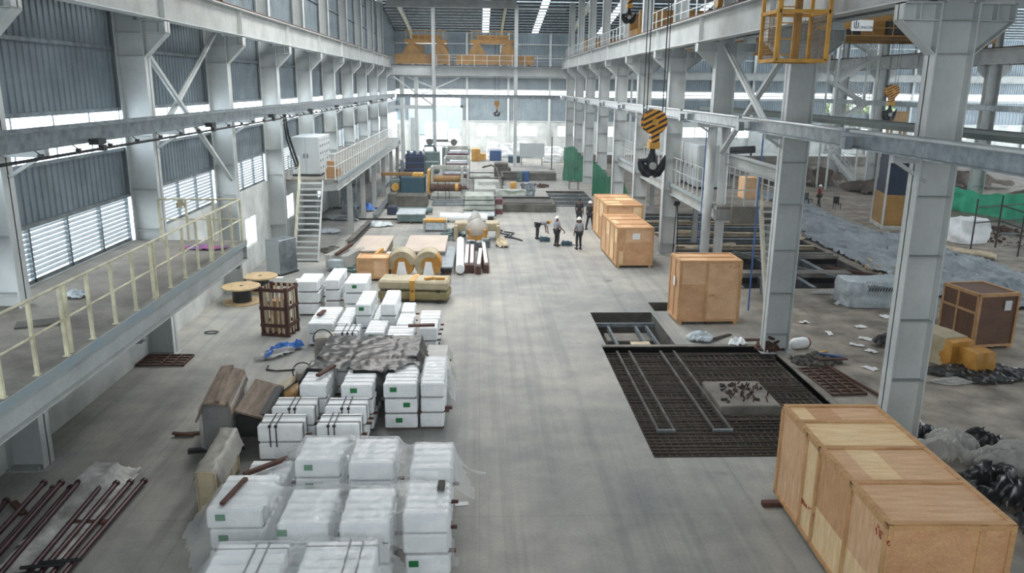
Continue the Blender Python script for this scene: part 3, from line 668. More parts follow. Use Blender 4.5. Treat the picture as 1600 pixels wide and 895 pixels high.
hook_block('big yellow striped crane hook with black hook hanging over the aisle', 6.6, 30, 7.74, .46, 12.6, [(-.95, -.1), (-.88, .3), (-.68, -.2), (-.6, .3), (.62, -.2), (.7, .3), (.86, -.1), (.95, .3)])
hook_block('smaller yellow striped hook at the top edge, above and left of the big one', 5.72, 31.4, 12.42, .24, 12.9, [(-.8, 0), (.8, 0)])
hook_block('tiny far hook hanging near the back wall left of the second far post', 2.14, 95, 6.95, .33, 14.0, [(-.8, 0), (.8, 0), (-.5, .3), (.5, .3)])
hook_block('ochre hook block hanging in the neighbouring bay right of the first pit-side column', 31.9, 61.4, 8.9, .5, 14.4, [(-.8, 0), (.8, 0), (-.5, .3), (.5, .3)])
# crane carrying the big hooks (above the picture)
t = thing('overhead_crane', 'yellow overhead crane bridge above the aisle carrying the big hook', 'crane', (0, 30.6, 12.03))
b = MB((0, 30.6, 12.03)); b.box(-9.8, 9.4, 29.4, 29.9, 12.95, 14.2); b.box(-9.8, 9.4, 31.6, 32.1, 12.95, 14.2); b.build('bridge_beams', m_crane, t)
for x in (-9.86, 9.42): b = MB((0, 30.6, 12.03)); b.box(x-.2, x+.2, 28.8, 32.8, 12.42, 12.95); b.tube((x-.1, 29.3, 12.25), (x+.1, 29.3, 12.25), .22, n=16); b.tube((x-.1, 32.3, 12.25), (x+.1, 32.3, 12.25), .22, n=16); b.build('end_truck', m_crane, t)
b = MB((0, 30.6, 12.03)); b.box(4.8, 7.6, 29.5, 32, 14.2, 14.8); b.box(5.4, 7.2, 30.2, 31.6, 12.55, 14.25); b.build('trolley', m_crane, t)
# cross bay cranes
def far_crane(label, x0, x1, xa, xb, grp):
    o = (x0, 93.5, 11.2); t = thing('overhead_crane', label, 'crane', o, 0, grp)
    b = MB(o); b.box(x0, x1, 93.0, 93.5, 11.3, 12.3); b.box(x0, x1, 93.0, 93.06, 12.3, 12.36); b.build('end_carriage', m_crane, t)
    for x in (x0+.6, x1-.6): b = MB(o); b.tube((x, 93.1, 11.39), (x, 93.4, 11.39), .22, n=14); b.build('wheel', m_dark, t)
    for x in (xa, xb): b = MB(o); b.box(x-.35, x+.35, 93.2, 110.5, 12.6, 13.9); b.prism([(x-1.1, 12.3), (x+1.1, 12.3), (x+.5, 13.3), (x-.5, 13.3)], 'y', 93.1, 93.7); b.build('bridge_beam', m_crane, t)
    b = MB(o); b.box(xa-.8, xb+.8, 93.4, 96, 13.6, 14.0); b.box(xa, xb, 94, 95.5, 14.0, 14.5); b.build('trolley', m_crane, t)
    b = MB(o)
    for x in np.arange(xa-.6, xb+.7, .7): b.bar((x, 93.3, 14.0), (x, 93.3, 14.9), .05)
    b.bar((xa-.7, 93.3, 14.9), (xb+.7, 93.3, 14.9), .05); b.bar((xa-.7, 93.3, 14.45), (xb+.7, 93.3, 14.45), .04)
    b.build('guard_rail', m_yel, t)
far_crane('yellow crane on the far cross girder, behind the first far post', -9.5, -3.2, -7.6, -4.4, 'far cross bay cranes')
far_crane('yellow crane on the far cross girder, between the two far posts', -2.6, 6.3, -.2, 3.4, 'far cross bay cranes')
# crane of the neighbouring bay with its name board
o = (25, 60, 12.03); t = thing('overhead_crane', 'long ochre overhead crane spanning the neighbouring bay with white name board', 'crane', o)
for yy in (59.2, 63): b = MB(o); b.box(11.6, 37.0, yy, yy+.6, 12.5, 14.3); b.box(11.6, 37, yy-.12, yy+.72, 12.5, 12.56); b.box(11.6, 37, yy-.12, yy+.72, 14.3, 14.36); b.build('bridge_beam', m_crane, t)
b = MB(o); b.box(11.6, 37, 58.2, 59.1, 12.72, 12.78); b.build('walkway', m_crane, t)
b = MB(o)
for x in np.arange(11.8, 37, 1.5): b.bar((x, 58.25, 12.78), (x, 58.25, 13.8), .05)
for z in (13.3, 13.8): b.bar((11.6, 58.25, z), (37, 58.25, z), .05)
b.build('guard_rail', m_crane, t)
for x in (11.42, 37.0): b = MB(o); b.box(x-.25, x+.25, 57.8, 64.8, 12.3, 13.0); b.tube((x-.1, 58.6, 12.25), (x+.1, 58.6, 12.25), .22, n=14); b.tube((x-.1, 64, 12.25), (x+.1, 64, 12.25), .22, n=14); b.build('end_truck', m_crane, t)
for q4 in ((29.6, 31.4, 58.6, 59.1, 12.9, 13.9), (26.4, 27.6, 58.6, 59.1, 12.82, 13.2)): b = MB(o); b.box(*q4); b.build('control_box', m_dark, t)
b = MB(o); b.box(30.6, 33.2, 59.3, 63.5, 14.36, 15.0); b.build('trolley', m_crane, t)
sb = MB(o); sb.box(26.6, 28.15, 58.0, 58.06, 13.05, 13.8); board = sb.build('name_board', m_paper, t)
for txt, sz, px, pz in (('U', .62, 26.72, 13.22), ('UNICON', .25, 27.18, 13.22)):
    c = bpy.data.curves.new('lettering_curve', 'FONT'); c.body = txt; c.size = sz; c.extrude = .004; c.materials.append(m_ink)
    tmp = bpy.data.objects.new('lettering_source', c); COL.objects.link(tmp); dg = bpy.context.evaluated_depsgraph_get(); dg.update()
    me = bpy.data.meshes.new_from_object(tmp.evaluated_get(dg)); bpy.data.objects.remove(tmp); me.materials.clear(); me.materials.append(m_ink)
    to = bpy.data.objects.new('lettering', me); COL.objects.link(to); to.parent = board; to.location = (px-25, 57.99-60, pz-12.03); to.rotation_euler = (PI/2, 0, 0)
b = MB(o); b.bar((26.93, 57.99, 13.32), (26.93, 57.99, 13.74), .07, .01); b.build('emblem_stroke', m_ink, board)
t2 = MB((24, 88, 12.03)); t2.box(11.2, 37.2, 86.2, 86.8, 12.4, 13.9); t2.box(11.25, 11.6, 84.6, 88, 12.03, 12.5); t2.box(36.8, 37.2, 84.6, 88, 12.03, 12.5); tag(t2.build('overhead_crane', m_crane), 'second ochre crane beam farther down the neighbouring bay', 'crane')
# yellow access cage
o = (8.5, 21.7, 9.75); t = thing('access_cage', 'yellow steel access cage with mesh sides hung on the pit-side crane girder', 'cage', o)
x0, x1, y0, y1, z0, z1 = 7.78, 9.12, 21.2, 22.4, 9.72, 13.0
b = MB(o)
for x in (x0, x1):
    for y in (y0, y1): b.bar((x, y, z0), (x, y, z1), .09)
for z in (z0, 10.95, 12.2):
    for y in (y0, y1): b.bar((x0, y, z), (x1, y, z), .09)
    for x in (x0, x1): b.bar((x, y0, z), (x, y1, z), .09)
b.build('frame', m_yel, t)
b = MB(o); b.box(x0, x1, y0, y1, z0-.02, z0+.02); b.build('floor_plate', m_crane, t)
for side in range(4):
    b = MB(o)
    if side < 2:
        x = (x0, x1)[side]
        for y in np.arange(y0, y1, .1): b.bar((x, y, z0), (x, y, 10.9), .009)
        for z in np.arange(z0, 10.9, .1): b.bar((x, y0, z), (x, y1, z), .009)
    else:
        xx, w_ = ((x0, .4), (x1-.36, .36))[side-2]
        for x in np.arange(xx, xx+w_, .1): b.bar((x, y1, z0), (x, y1, 10.9), .009)
        for z in np.arange(z0, 10.9, .1): b.bar((xx, y1, z), (xx+w_, y1, z), .009)
    b.build('mesh_panel', m_crane, t)
b = MB(o); b.bar((8.25, y1-.1, z0), (8.25, y1-.1, z1), .045); b.bar((8.62, y1-.1, z0), (8.62, y1-.1, z1), .045)
for z in np.arange(9.9, 13.0, .42): b.bar((8.25, y1-.1, z), (8.62, y1-.1, z), .03)
b.build('ladder', m_yel, t)
b = MB(o); b.box(8.62, 8.78, y1-.2, y1-.05, z0, z1); b.build('guide_post', m_crane, t)
b = MB(o)
for y in (y0+.1, y1-.1): b.bar((9.1, y, 11.9), (9.22, y, 11.9), .1)
b.build('girder_brackets', m_crane, t)
# hanging orange frame in the neighbouring bay
o = (25.2, 45, 9); t = thing('hanging_frame', 'orange-brown hanging ladder frame at the right edge below the ochre crane', 'frame', (34.6, 57.6, 10.2))
b = MB((34.6, 57.6, 10.2))
for x in (34.0, 34.6, 35.2): b.bar((x, 58.5, 9.2), (x, 58.5, 12.72), .1)
for z in np.arange(9.4, 12.8, .6): b.bar((34.0, 58.5, z), (35.2, 58.5, z), .05)
b.build('frame', m_rust, t)

# ================================================================== CRATES
def crate(label, loc, size, rz, mats, top=(), side=(), front=(), panels=(3, 4), skid=.12, paper=None, stencil=None, bm=None, group='plywood crates', hb=()):
    w, d, h = size; t = thing('plywood_crate', label, 'crate', loc, rz, group); bm = bm or m_plyb; z0 = skid; bt = .022; bw = .09
    b = MB(); b.box(-w/2+.02, w/2-.02, -d/2+.02, d/2-.02, z0, z0+h-.02); b.build('box', mats[0], t)
    rr = random.Random(hash(label) % 9999 if False else len(label)*7+int(w*100))
    def panel(vs):
        p = MB(); p.add(vs, [(0, 1, 2, 3)]); p.build('panel', mats[rr.randrange(len(mats))], t)
    e = .008
    np_, nq = panels
    tx = [-w/2+.03]+sorted(rr.uniform(-w/2+.2*w+i*w*.6/max(1, np_-1)-.04*w, -w/2+.2*w+i*w*.6/max(1, np_-1)+.04*w) for i in range(np_-1))+[w/2-.03]
    ty = [-d/2+.03]+[v*d for v in top]+[d/2-.03]
    for i in range(len(tx)-1):
        for j in range(len(ty)-1): panel([(tx[i], ty[j], z0+h-.02+e), (tx[i+1], ty[j], z0+h-.02+e), (tx[i+1], ty[j+1], z0+h-.02+e), (tx[i], ty[j+1], z0+h-.02+e)])
    sy = [-d/2+.03]+[v*d for v in side]+[d/2-.03]; sz = [z0, z0+h*rr.uniform(.4, .6), z0+h-.03]
    for j in range(len(sy)-1):
        for k in range(2):
            for sx in (-1, 1): X = sx*(w/2-.02+e); panel([(X, sy[j], sz[k]), (X, sy[j+1], sz[k]), (X, sy[j+1], sz[k+1]), (X, sy[j], sz[k+1])])
    fx = [-w/2+.03]+[v*w for v in front]+[w/2-.03]; fz = [z0, z0+h*.38, z0+h*.62, z0+h-.03]
    for i in range(len(fx)-1):
        for k in range(3): Y = -(d/2-.02+e); panel([(fx[i], Y, fz[k]), (fx[i+1], Y, fz[k]), (fx[i+1], Y, fz[k+1]), (fx[i], Y, fz[k+1])])
    b = MB()   # edge and cross battens
    Z = z0+h
    for y in [-d/2+bw/2, d/2-bw/2]+[v*d for v in top]: b.box(-w/2, w/2, y-bw/2, y+bw/2, Z-.01, Z+bt)
    for x in (-w/2+bw/2, w/2-bw/2): b.box(x-bw/2, x+bw/2, -d/2+bw, d/2-bw, Z-.01, Z+bt-.002)
    for sx in (-1, 1):
        X0, X1_ = sorted((sx*(w/2-.01), sx*(w/2+bt)))
        for y in [-d/2+bw/2, d/2-bw/2]+[v*d for v in side]: b.box(X0, X1_, y-bw/2, y+bw/2, z0, Z)
        for z in (z0, Z-bw): b.box(X0, X1_-.001, -d/2, d/2, z, z+bw)
        for v in hb: b.box(X0, X1_-.001, -d/2, d/2, z0+v*h, z0+v*h+bw)
    for sy_ in (-1, 1):
        Ya, Yb = sorted((sy_*(d/2-.01), sy_*(d/2+bt)))
        for x in [-w/2+bw/2, w/2-bw/2]+[v*w for v in front]: b.box(x-bw/2, x+bw/2, Ya, Yb, z0, Z)
        for z in (z0, Z-bw): b.box(-w/2, w/2, Ya+.001, Yb-.001, z, z+bw)
    b.build('battens', bm, t)
    for k in (-1, 0, 1): b = MB(); x = k*(w/2-.12); b.box(x-.06, x+.06, -d/2+.02, d/2-.02, 0, z0); b.build('skid', m_rust if k == 0 else bm, t)
    if paper: b = MB(); px, pz, pw, ph = paper; b.box(px*w-pw/2, px*w+pw/2, -d/2-.03, -d/2-.024, z0+pz*h-ph/2, z0+pz*h+ph/2); b.build('packing_note', m_paper, t)
    if stencil:
        for (face, u, v, s_) in stencil:
            b = MB(); q = random.Random(int(u*100+v*10)+3)
            for k in range(4):
                du = k*.1*s_
                for g in range(3):
                    a0 = q.uniform(0, .09)*s_; a1 = q.uniform(0, .09)*s_; c0 = q.uniform(0, .12)*s_; c1 = q.uniform(0, .12)*s_
                    if face == 'f': p_ = (u*w+du+a0, -d/2-.004, z0+v*h+c0); q_ = (u*w+du+a1, -d/2-.004, z0+v*h+c1+.01)
                    else: p_ = (-w/2-.004, u*d-du-a0, z0+v*h+c0); q_ = (-w/2-.004, u*d-du-a1, z0+v*h+c1+.01)
                    b.bar(p_, q_, .011, .011)
            b.build('red_stencil_marks', m_redink, t)
    return t
crate('huge long plywood crate beside the rebar pit with battened lid', (7.68, 13.45, 0), (2.08, 4.9, 2.12), math.radians(-1.6), [m_ply1, m_ply2, m_ply1, m_ply3],
      top=(-.21, .07, .32), side=(-.22, .07, .2), front=(.24,), stencil=[('s', -.42, .82, 1.4), ('s', .12, .3, .9), ('s', .2, .28, .9)])
b = MB((6.35, 15.35, 0)); b.box(6.3, 7.1, 15.45, 15.6, 0, .11); tag(b.build('timber_batten', m_tim), 'red-brown batten poking out under the far corner of the huge crate', 'timber')
crate('tall orange plywood crate standing alone beside the open pit', (8.96, 30.0, 0), (2.42, 1.5, 2.42), math.radians(1.0), [m_ply2, m_ply3, m_ply2], top=(0,), side=(.0,), front=(-.06,), paper=None, stencil=[('f', .28, .88, 1.2), ('f', 0, .42, .6)])
b = MB((7.7, 29.3, 1.6)); b.box(7.70, 7.72, 29.72, 29.98, 1.45, 1.8); tag(b.build('packing_note', m_paper), 'white note stuck on the left side of the tall orange crate', 'paper')
crate('plywood crate nearer the camera of the pair behind the workers', (7.93, 41.5, 0), (1.85, 4.7, 1.95), math.radians(1.2), [m_ply2, m_ply1, m_ply3], top=(-.25, .05, .3), side=(-.3, -.05, .2), front=(-.3,), paper=(.02, .78, .38, .3))
crate('larger plywood crate farther back of the pair behind the workers', (8.42, 47.3, 0), (2.1, 4.9, 2.25), math.radians(1.0), [m_ply2, m_ply1, m_ply3], top=(-.3, -.1, .2), side=(-.25, .05, .3), front=(.2,), paper=(-.1, .7, .35, .26))
crate('brown framed crate in the neighbouring bay with pale timber edges', (18.35, 27.1, 0), (1.65, 1.8, 1.95), math.radians(8), [m_plyd], top=(), side=(.05,), front=(), paper=(.22, .78, .28, .36), skid=.08, hb=(.62,))
crate('small brown plywood crate behind the strapped white bales', (-5.0, 36.9, 0), (1.45, 1.1, .98), 0, [m_ply3, m_plyb], top=(), side=(), front=(0,), skid=.1)
# open timber cage crate on the left
o = (-7.35, 28.3, 0); t = thing('slatted_crate', 'tall open red-brown slatted timber crate on the floor before the louvred wall', 'crate', o, math.radians(-12))
b = MB()
for x in (-.48, .48):
    for y in (-.42, .42): b.box(x-.05, x+.05, y-.05, y+.05, .1, 1.85)
b.build('corner_posts', m_tim, t)
b = MB()
for z in (.35, 1.0, 1.68):
    for y in (-.47, .47): b.box(-.55, .55, y-.015, y+.015, z, z+.13)
    for x in (-.53, .53): b.box(x-.015, x+.015, -.47, .47, z, z+.13)
b.build('rails', m_tim, t)
b = MB()
for x in (-.3, -.08, .16, .33):
    for y in (-.44, .44): b.box(x-.045, x+.045, y-.012, y+.012, .1, 1.8)
for y in (-.2, .05, .25):
    for x in (-.49, .49): b.box(x-.012, x+.012, y-.045, y+.045, .1, 1.8)
b.build('slats', m_timp, t)
b = MB()
for y in (-.4, 0, .4): b.box(-.55, .55, y-.06, y+.06, 0, .1)
for x in (-.4, -.1, .25): b.box(x-.09, x+.09, -.47, .47, .1, .13)
b.build('pallet', m_tim, t)
# inside the crate: two pale boards
b = MB(); b.box(-.25, .2, -.3, .3, .13, 1.3); b.build('packed_load', m_card, t)
# cable drums
def drum(label, x, y, r, h, rf):
    t = thing('cable_drum', label, 'cable drum', (x, y, 0), 0, 'cable drums')
    for z in (0, h-.06): b = MB(); b.tube((0, 0, z), (0, 0, z+.06), r, n=36); b.build('flange', m_spool, t)
    b = MB(); b.tube((0, 0, .06), (0, 0, h-.06), r*rf, n=28); b.build('wound_cable', m_black, t)
    b = MB(); b.tube((0, 0, h), (0, 0, h+.012), .07, n=14); b.build('hub_hole', m_dark, t)
drum('pale wooden cable drum with black cable, nearer the camera by the louvred wall', -10.0, 32.6, .78, .72, .5)
drum('brown wooden cable drum half hidden behind the paler drum', -9.75, 34.6, .76, .68, .5)
# grey cabinet standing on the floor
t = thing('metal_locker', 'narrow grey metal cabinet on the floor below the stair', 'cabinet', (-9.6, 38.0, 0), math.radians(-28))
b = MB(); b.rbox(-.42, .42, -.62, .62, .06, 1.72, .02); b.build('body', m_galv, t)
b = MB(); b.box(-.4, .4, -.64, -.62, .1, 1.68); b.build('door', m_cab, t)
b = MB(); b.box(-.46, .46, -.66, .66, 0, .06); b.build('plinth', m_dark, t)

# ================================================================== WRAPPED WHITE BALES
wr = random.Random(3)
def bale(label, xa, xb, ya, yb, z, h, group, lab=None, straps=None, slices=None, mt=None):
    o = ((xa+xb)/2, (ya+yb)/2, z); t = thing('wrapped_bale', label, 'bale', o, 0, group)
    n = slices or max(2, round((yb-ya)/.27)); b = MB(o); p = (yb-ya)/n
    for i in range(n):
        j = wr.uniform(-.012, .012); k = wr.uniform(-.012, .006)
        b.rbox(xa+j, xb+j, ya+i*p+.012, ya+(i+1)*p-.012, z, z+h+k, .035)
    b.build('wrapped_boards', mt or m_wrap, t)
    b = MB(o)
    b.rbox(xa+.03, xb-.03, ya+.02, yb-.02, z+.02, z+h-.07, .02); b.build('inner_sheet', m_groove, t)
    if lab is not None:
        u = lab; b = MB(o); x = xa+(xb-xa)*u; b.box(x-.09, x+.09, ya-.008, ya-.003, z+h*.45, z+h*.45+.13); b.build('green_tag', m_label, t)
    if straps:
        b = MB(o)
        for u in straps:
            x = xa+(xb-xa)*u
            b.box(x-.014, x+.014, ya-.012, ya-.004, z-.12, z+h); b.box(x-.014, x+.014, ya-.012, yb, z+h, z+h+.012); b.obox((x, ya, z+h-.02), (.07, .06, .05))
        for y in np.linspace(ya+.18, yb-.18, 2): b.box(xa-.012, xb+.012, y-.01, y+.01, z+h, z+h+.01); b.box(xb, xb+.012, y-.01, y+.01, z, z+h); b.box(xa-.012, xa, y-.01, y+.01, z, z+h)
        b.build('straps', m_strap, t)
    return t
TIER = {1: ['only'], 2: ['bottom', 'top'], 3: ['bottom', 'middle', 'top']}
def stack(where, xa, xb, ya, yb, tiers, th, group, z0=.06, labs=(), straps=None, mt=None):
    for k in range(tiers):
        z = z0+k*th; q = 0 if k == tiers-1 else wr.uniform(-.02, .02); e = 0 if k == tiers-1 else .02
        bale('%s white bale, stack %s' % (TIER[tiers][k], where),
             xa+q, xb+q, ya+e, yb, z, th-.045, group, labs[k] if k < len(labs) else None, straps if (straps and k == tiers-1) else None, None, mt)
        for y, nf in ((ya+.18, 'nearer'), (yb-.25, 'farther')):
            b = MB((xa, y, z-.05)); b.box(xa+.02, xb+(.12 if k == 1 else -.02), y-.04, y+.04, z-(.06 if k == 0 else .045), z)
            tag(b.build('timber_batten', m_tim), '%s batten under %s bale, stack %s' % (nf, TIER[tiers][k], where.replace(' on top', '').replace('small block', 'block')), 'timber', 'battens under the bales')
G1 = 'film-covered bales in the left foreground'; G2 = 'strapped bales'; G3 = 'bales under and beside the black tarp'; G4 = 'bales in the middle of the left row'; G5 = 'bales farthest back'
stack('of the first row, on the wall side', -4.45, -3.25, 10.75, 12.2, 3, .44, G1, straps=(.55, .72))
stack('of the first row, on the aisle side', -2.95, -1.72, 10.7, 12.25, 3, .44, G1, straps=(.6, .78))
stack('at the wall end of second row, dark batten on top', -5.05, -4.02, 13.3, 14.7, 3, .44, G1, labs=(None, .25, .25))
stack('second from the wall in the second row', -3.62, -2.72, 12.75, 14.1, 3, .44, G1, labs=(None, None, .1))
stack('third from the wall in second row', -2.52, -1.62, 12.75, 14.1, 3, .44, G1, labs=(None, None, None))
stack('at the aisle end of second row, small block on top', -1.4, -.55, 13.05, 14.3, 3, .44, G1, labs=(.2, None, None))
stack('at the wall end of third row, maroon batten on top', -5.0, -4.1, 15.1, 16.2, 2, .44, G1)
stack('second from the wall in the third row', -3.86, -2.92, 15.25, 16.45, 3, .44, G1, labs=(None, .3, .3))
stack('third from the wall in the third row', -2.72, -1.78, 15.1, 16.35, 3, .44, G1, labs=(None, .15, None))
stack('at the aisle end of the third row', -1.42, -.55, 14.85, 16.05, 3, .44, G1)
stack('nearer wall-side one of the black-strapped four', -5.33, -4.27, 17.75, 18.5, 2, .48, G2, .1, straps=(.28, .42))
stack('farther wall-side one of the black-strapped four', -5.2, -4.15, 18.62, 19.4, 2, .52, G2, .1, straps=(.42, .55))
stack('nearer aisle-side one of the black-strapped four', -3.92, -2.9, 17.75, 18.5, 2, .48, G2, .1, straps=(.28, .42))
stack('farther aisle-side one of the black-strapped four', -3.88, -2.85, 18.62, 19.35, 2, .52, G2, .1, straps=(.42, .58))
stack('behind the strapped ones, beside the brown roll', -4.72, -4.02, 19.6, 21.3, 3, .44, G3)
stack('before the black tarp, between roll and tagged stack', -3.62, -2.8, 19.55, 21.2, 3, .44, G3, labs=(None, None, .4))
stack('with three green tags in front of the black tarp', -2.52, -1.65, 19.6, 21.2, 3, .44, G3, labs=(.45, .68, .3))
stack('on the aisle side in front of the black tarp', -1.55, -.92, 19.65, 21.7, 3, .44, G3)
stack('under the wall end of the black tarp', -4.6, -3.75, 21.5, 23.4, 3, .46, G3)
stack('under the middle of the black tarp', -3.5, -2.65, 21.5, 23.4, 3, .46, G3)
stack('under the aisle end of the black tarp', -2.4, -1.75, 21.5, 23.4, 3, .46, G3)
stack('beside the aisle edge of the black tarp', -1.6, -1.0, 22.2, 24.2, 2, .42, G3)
mid = [('strapped, beside the clear bagged box', -4.85, -4.02, 25.1, 26.1, 2, .5, (.4, .6, .8)), ('at the wall edge of the middle group', -6.0, -5.1, 26.7, 28.9, 2, .42, None),
       ('second from the wall in the middle group', -4.98, -4.5, 26.7, 28.8, 2, .42, None), ('tall narrow, green tag, in the middle group', -4.4, -3.85, 27.2, 29.2, 3, .46, None),
       ('low in front of centre in the middle group', -3.85, -3.2, 25.5, 27.0, 2, .44, None), ('tall narrow, untagged, in the middle group', -3.5, -2.96, 27.2, 29.3, 3, .46, None),
       ('low behind the centre of the middle group', -3.8, -3.55, 27.2, 29.2, 2, .42, None), ('at the far aisle corner of the middle group', -2.9, -2.4, 28.2, 29.5, 2, .42, None),
       ('between tall and aisle-side ones, middle group', -2.9, -2.32, 26.6, 28.0, 2, .42, None), ('wide, low, green tag, middle group', -3.1, -2.2, 25.3, 26.4, 2, .42, None),
       ('aisle side nearer half of the middle group', -2.05, -1.42, 25.6, 26.7, 2, .5, None), ('aisle side farther half of the middle group', -2.1, -1.38, 26.8, 27.8, 2, .5, None)]
for i, (w, xa, xb, ya, yb, n, th, sp) in enumerate(mid): stack(w, xa, xb, ya, yb, n, th, G4, labs=((None, None, .4) if i in (3,) else (None, .35) if i in (4, 9) else (.4, None) if i == 1 else ()), straps=sp)
stack('wall-side one of the far three', -7.2, -6.38, 30.5, 31.9, 3, .47, G5)
stack('middle one of the far three', -6.18, -5.6, 30.9, 33.0, 3, .46, G5)
stack('brown-crate-side one of the far three', -5.3, -4.45, 30.4, 32.1, 3, .46, G5, labs=(None, None, .45))
def batten(label, p, q, w=.09, h=.07, mt=None, nm='timber_batten', g='loose battens on the bales'):
    b = MB(p); b.bar(p, q, w, h); return tag(b.build(nm, mt or m_tim), label, 'timber', g)
batten('dark batten lying across the left end bale of the second row', (-4.78, 13.42, 1.39), (-4.62, 14.4, 1.39))
batten('long maroon batten on the low bale at the left of the third row', (-4.95, 15.35, .99), (-4.2, 16.1, .99), .12)
batten('small grey block on the right end bale of the second row', (-.74, 13.85, 1.42), (-.72, 14.12, 1.42), .13, .1, m_pit)
batten('red-brown board lying on the bales right behind the black tarp', (-2.4, 25.75, 1.055), (-1.5, 25.85, 1.055), .16)
batten('brown board resting on the front of the black tarp', (-4.3, 20.0, 1.44), (-4.0, 20.8, 1.44), .12)
batten('short maroon block on the leftmost middle bale', (-5.75, 27.4, .95), (-5.65, 28.0, .95), .14)
batten('brown timber end sticking out below the aisle bales of the tarp', (-1.1, 20.0, .5), (-.72, 20.0, .5), .1)
batten('brown timber end sticking out beside the middle bales', (-1.35, 24.5, .35), (-.95, 24.5, .35), .14)

# ================================================================== SHEETS: simple relaxation of a cloth over solid boxes
def drape(name, label, cat, x0, x1, y0, y1, boxes, mt, res=.09, sag=.02, it=120, off=.03, outline=None, wr_=.02, seed=1, group=None, floor=.02, parent=None, thick=0, hf=.6):
    nx, ny = int((x1-x0)/res)+1, int((y1-y0)/res)+1
    X, Y = np.meshgrid(np.linspace(x0, x1, nx), np.linspace(y0, y1, ny), indexing='ij'); ob = np.full(X.shape, floor)
    for (a, b_, c, d, z) in boxes: ob[(X > a-.04) & (X < b_+.04) & (Y > c-.04) & (Y < d+.04)] = z+off
    Z = ob.copy(); Z[:] = np.maximum(ob, ob.max()*.3)
    for _ in range(it):
        P = np.pad(Z, 1, mode='edge'); A = (P[2:, 1:-1]+P[:-2, 1:-1]+P[1:-1, 2:]+P[1:-1, :-2])/4; Z = np.maximum(ob, A-sag*res*2)
    b = MB((x0, y0, 0)); idx = -np.ones(X.shape, int); k = 0
    for i in range(nx):
        for j in range(ny):
            u, v = i/(nx-1), j/(ny-1)
            if outline and not outline(X[i, j], Y[i, j], u, v): continue
            n = noise.noise(Vector((X[i, j]*2.2+seed*9, Y[i, j]*2.2, seed)))+hf*noise.noise(Vector((X[i, j]*6+seed, Y[i, j]*4, 3)))
            rg = abs(noise.noise(Vector((X[i, j]*3+Y[i, j]*2, Y[i, j]*3-X[i, j]*2, seed*3.1))))
            b.v.append(Vector((X[i, j]-x0+n*wr_*.8, Y[i, j]-y0+n*wr_*.6, Z[i, j]+abs(n)*wr_+(.35-rg)*wr_*.8))); idx[i, j] = k; k += 1
    for i in range(nx-1):
        for j in range(ny-1):
            q = [idx[i, j], idx[i+1, j], idx[i+1, j+1], idx[i, j+1]]
            if min(q) >= 0: b.f.append(tuple(q)); b.mi.append(0)
    o = b.build(name, mt, parent, True)
    if thick: md = o.modifiers.new('thickness', 'SOLIDIFY'); md.thickness = thick
    if parent is None: tag(o, label, cat, group)
    return o
def jag(seed, amt=.5, f=1.2):
    def fn(x, y, u, v):
        e = min(u, 1-u, v, 1-v); return e*4 > amt*(.5+noise.noise(Vector((x*f+seed, y*f, seed))))
    return fn
top3 = .06+3*.44-.045; top2 = .06+2*.44-.045
secondrow = [(-5.05, -4.02, 13.3, 14.7, top3), (-3.62, -2.72, 12.75, 14.1, top3), (-2.52, -1.62, 12.75, 14.1, top3), (-1.4, -.55, 13.05, 14.3, top3)]
thirdrow = [(-5.0, -4.1, 15.1, 16.2, top2), (-3.86, -2.92, 15.25, 16.45, top3), (-2.72, -1.78, 15.1, 16.35, top3), (-1.42, -.55, 14.85, 16.05, top3)]
firstrow = [(-4.45, -3.25, 10.75, 12.2, top3), (-2.95, -1.72, 10.7, 12.25, top3)]
drape('plastic_film', 'clear plastic film draped over the first row of white bales', 'plastic film', -5.0, -1.0, 9.9, 12.7, firstrow, m_film, .08, .014, 200, outline=jag(1), group='clear films over the bales', wr_=.03)
drape('plastic_film', 'clear plastic film draped over the second row of white bales', 'plastic film', -5.6, -.2, 12.35, 14.45, secondrow, m_film, .08, .016, 200, outline=jag(2, .45), seed=2, group='clear films over the bales', wr_=.035)
drape('plastic_film', 'clear plastic film draped over the third row of white bales', 'plastic film', -4.6, .15, 14.55, 16.75, thirdrow, m_film, .08, .014, 200, outline=jag(3, .4), seed=3, group='clear films over the bales', wr_=.035)
drape('plastic_film', 'loose clear film around the aisle-side bales before the black tarp', 'plastic film', -1.75, -.55, 19.5, 22.0, [(-1.55, -.92, 19.65, 21.7, top3)], m_film, .07, .05, 40, outline=jag(4, .4), seed=4, group='clear films over the bales', wr_=.03)
tb = [(-4.6, -3.75, 21.5, 23.4, 1.42), (-3.5, -2.65, 21.5, 23.4, 1.42), (-2.4, -1.75, 21.5, 23.4, 1.42), (-3.62, -2.8, 20.5, 21.2, 1.36), (-4.72, -4.02, 20.6, 21.3, 1.36), (-2.52, -1.65, 20.5, 21.2, 1.36)]
def tarp_shape(x, y, u, v):
    front = 20.35+.55*math.sin(x*3.1+1)*(1 if x > -3.6 else .6)+.25*noise.noise(Vector((x*4, 0, 5)))
    return y > front and y < 23.7+.3*noise.noise(Vector((x*2, 3, 1))) and x > -4.95+.12*noise.noise(Vector((y*3, 1, 1))) and x < -1.45-.25*max(0, y-22.5)
drape('black_tarpaulin', 'glossy black plastic tarpaulin spread over the bales in the middle', 'tarpaulin', -5.1, -1.3, 19.5, 24.1, tb, m_tarp, .05, .012, 160, outline=tarp_shape, seed=7, wr_=.05, hf=.15, floor=.5)
drape('plastic_film', 'pale film over the bales beside the right edge of the black tarp', 'plastic film', -1.75, -.75, 22.1, 24.6, [(-1.6, -1.0, 22.2, 24.2, .86)], m_filmd, .07, .05, 40, outline=jag(5, .4), seed=5, group='clear films over the bales', wr_=.04)

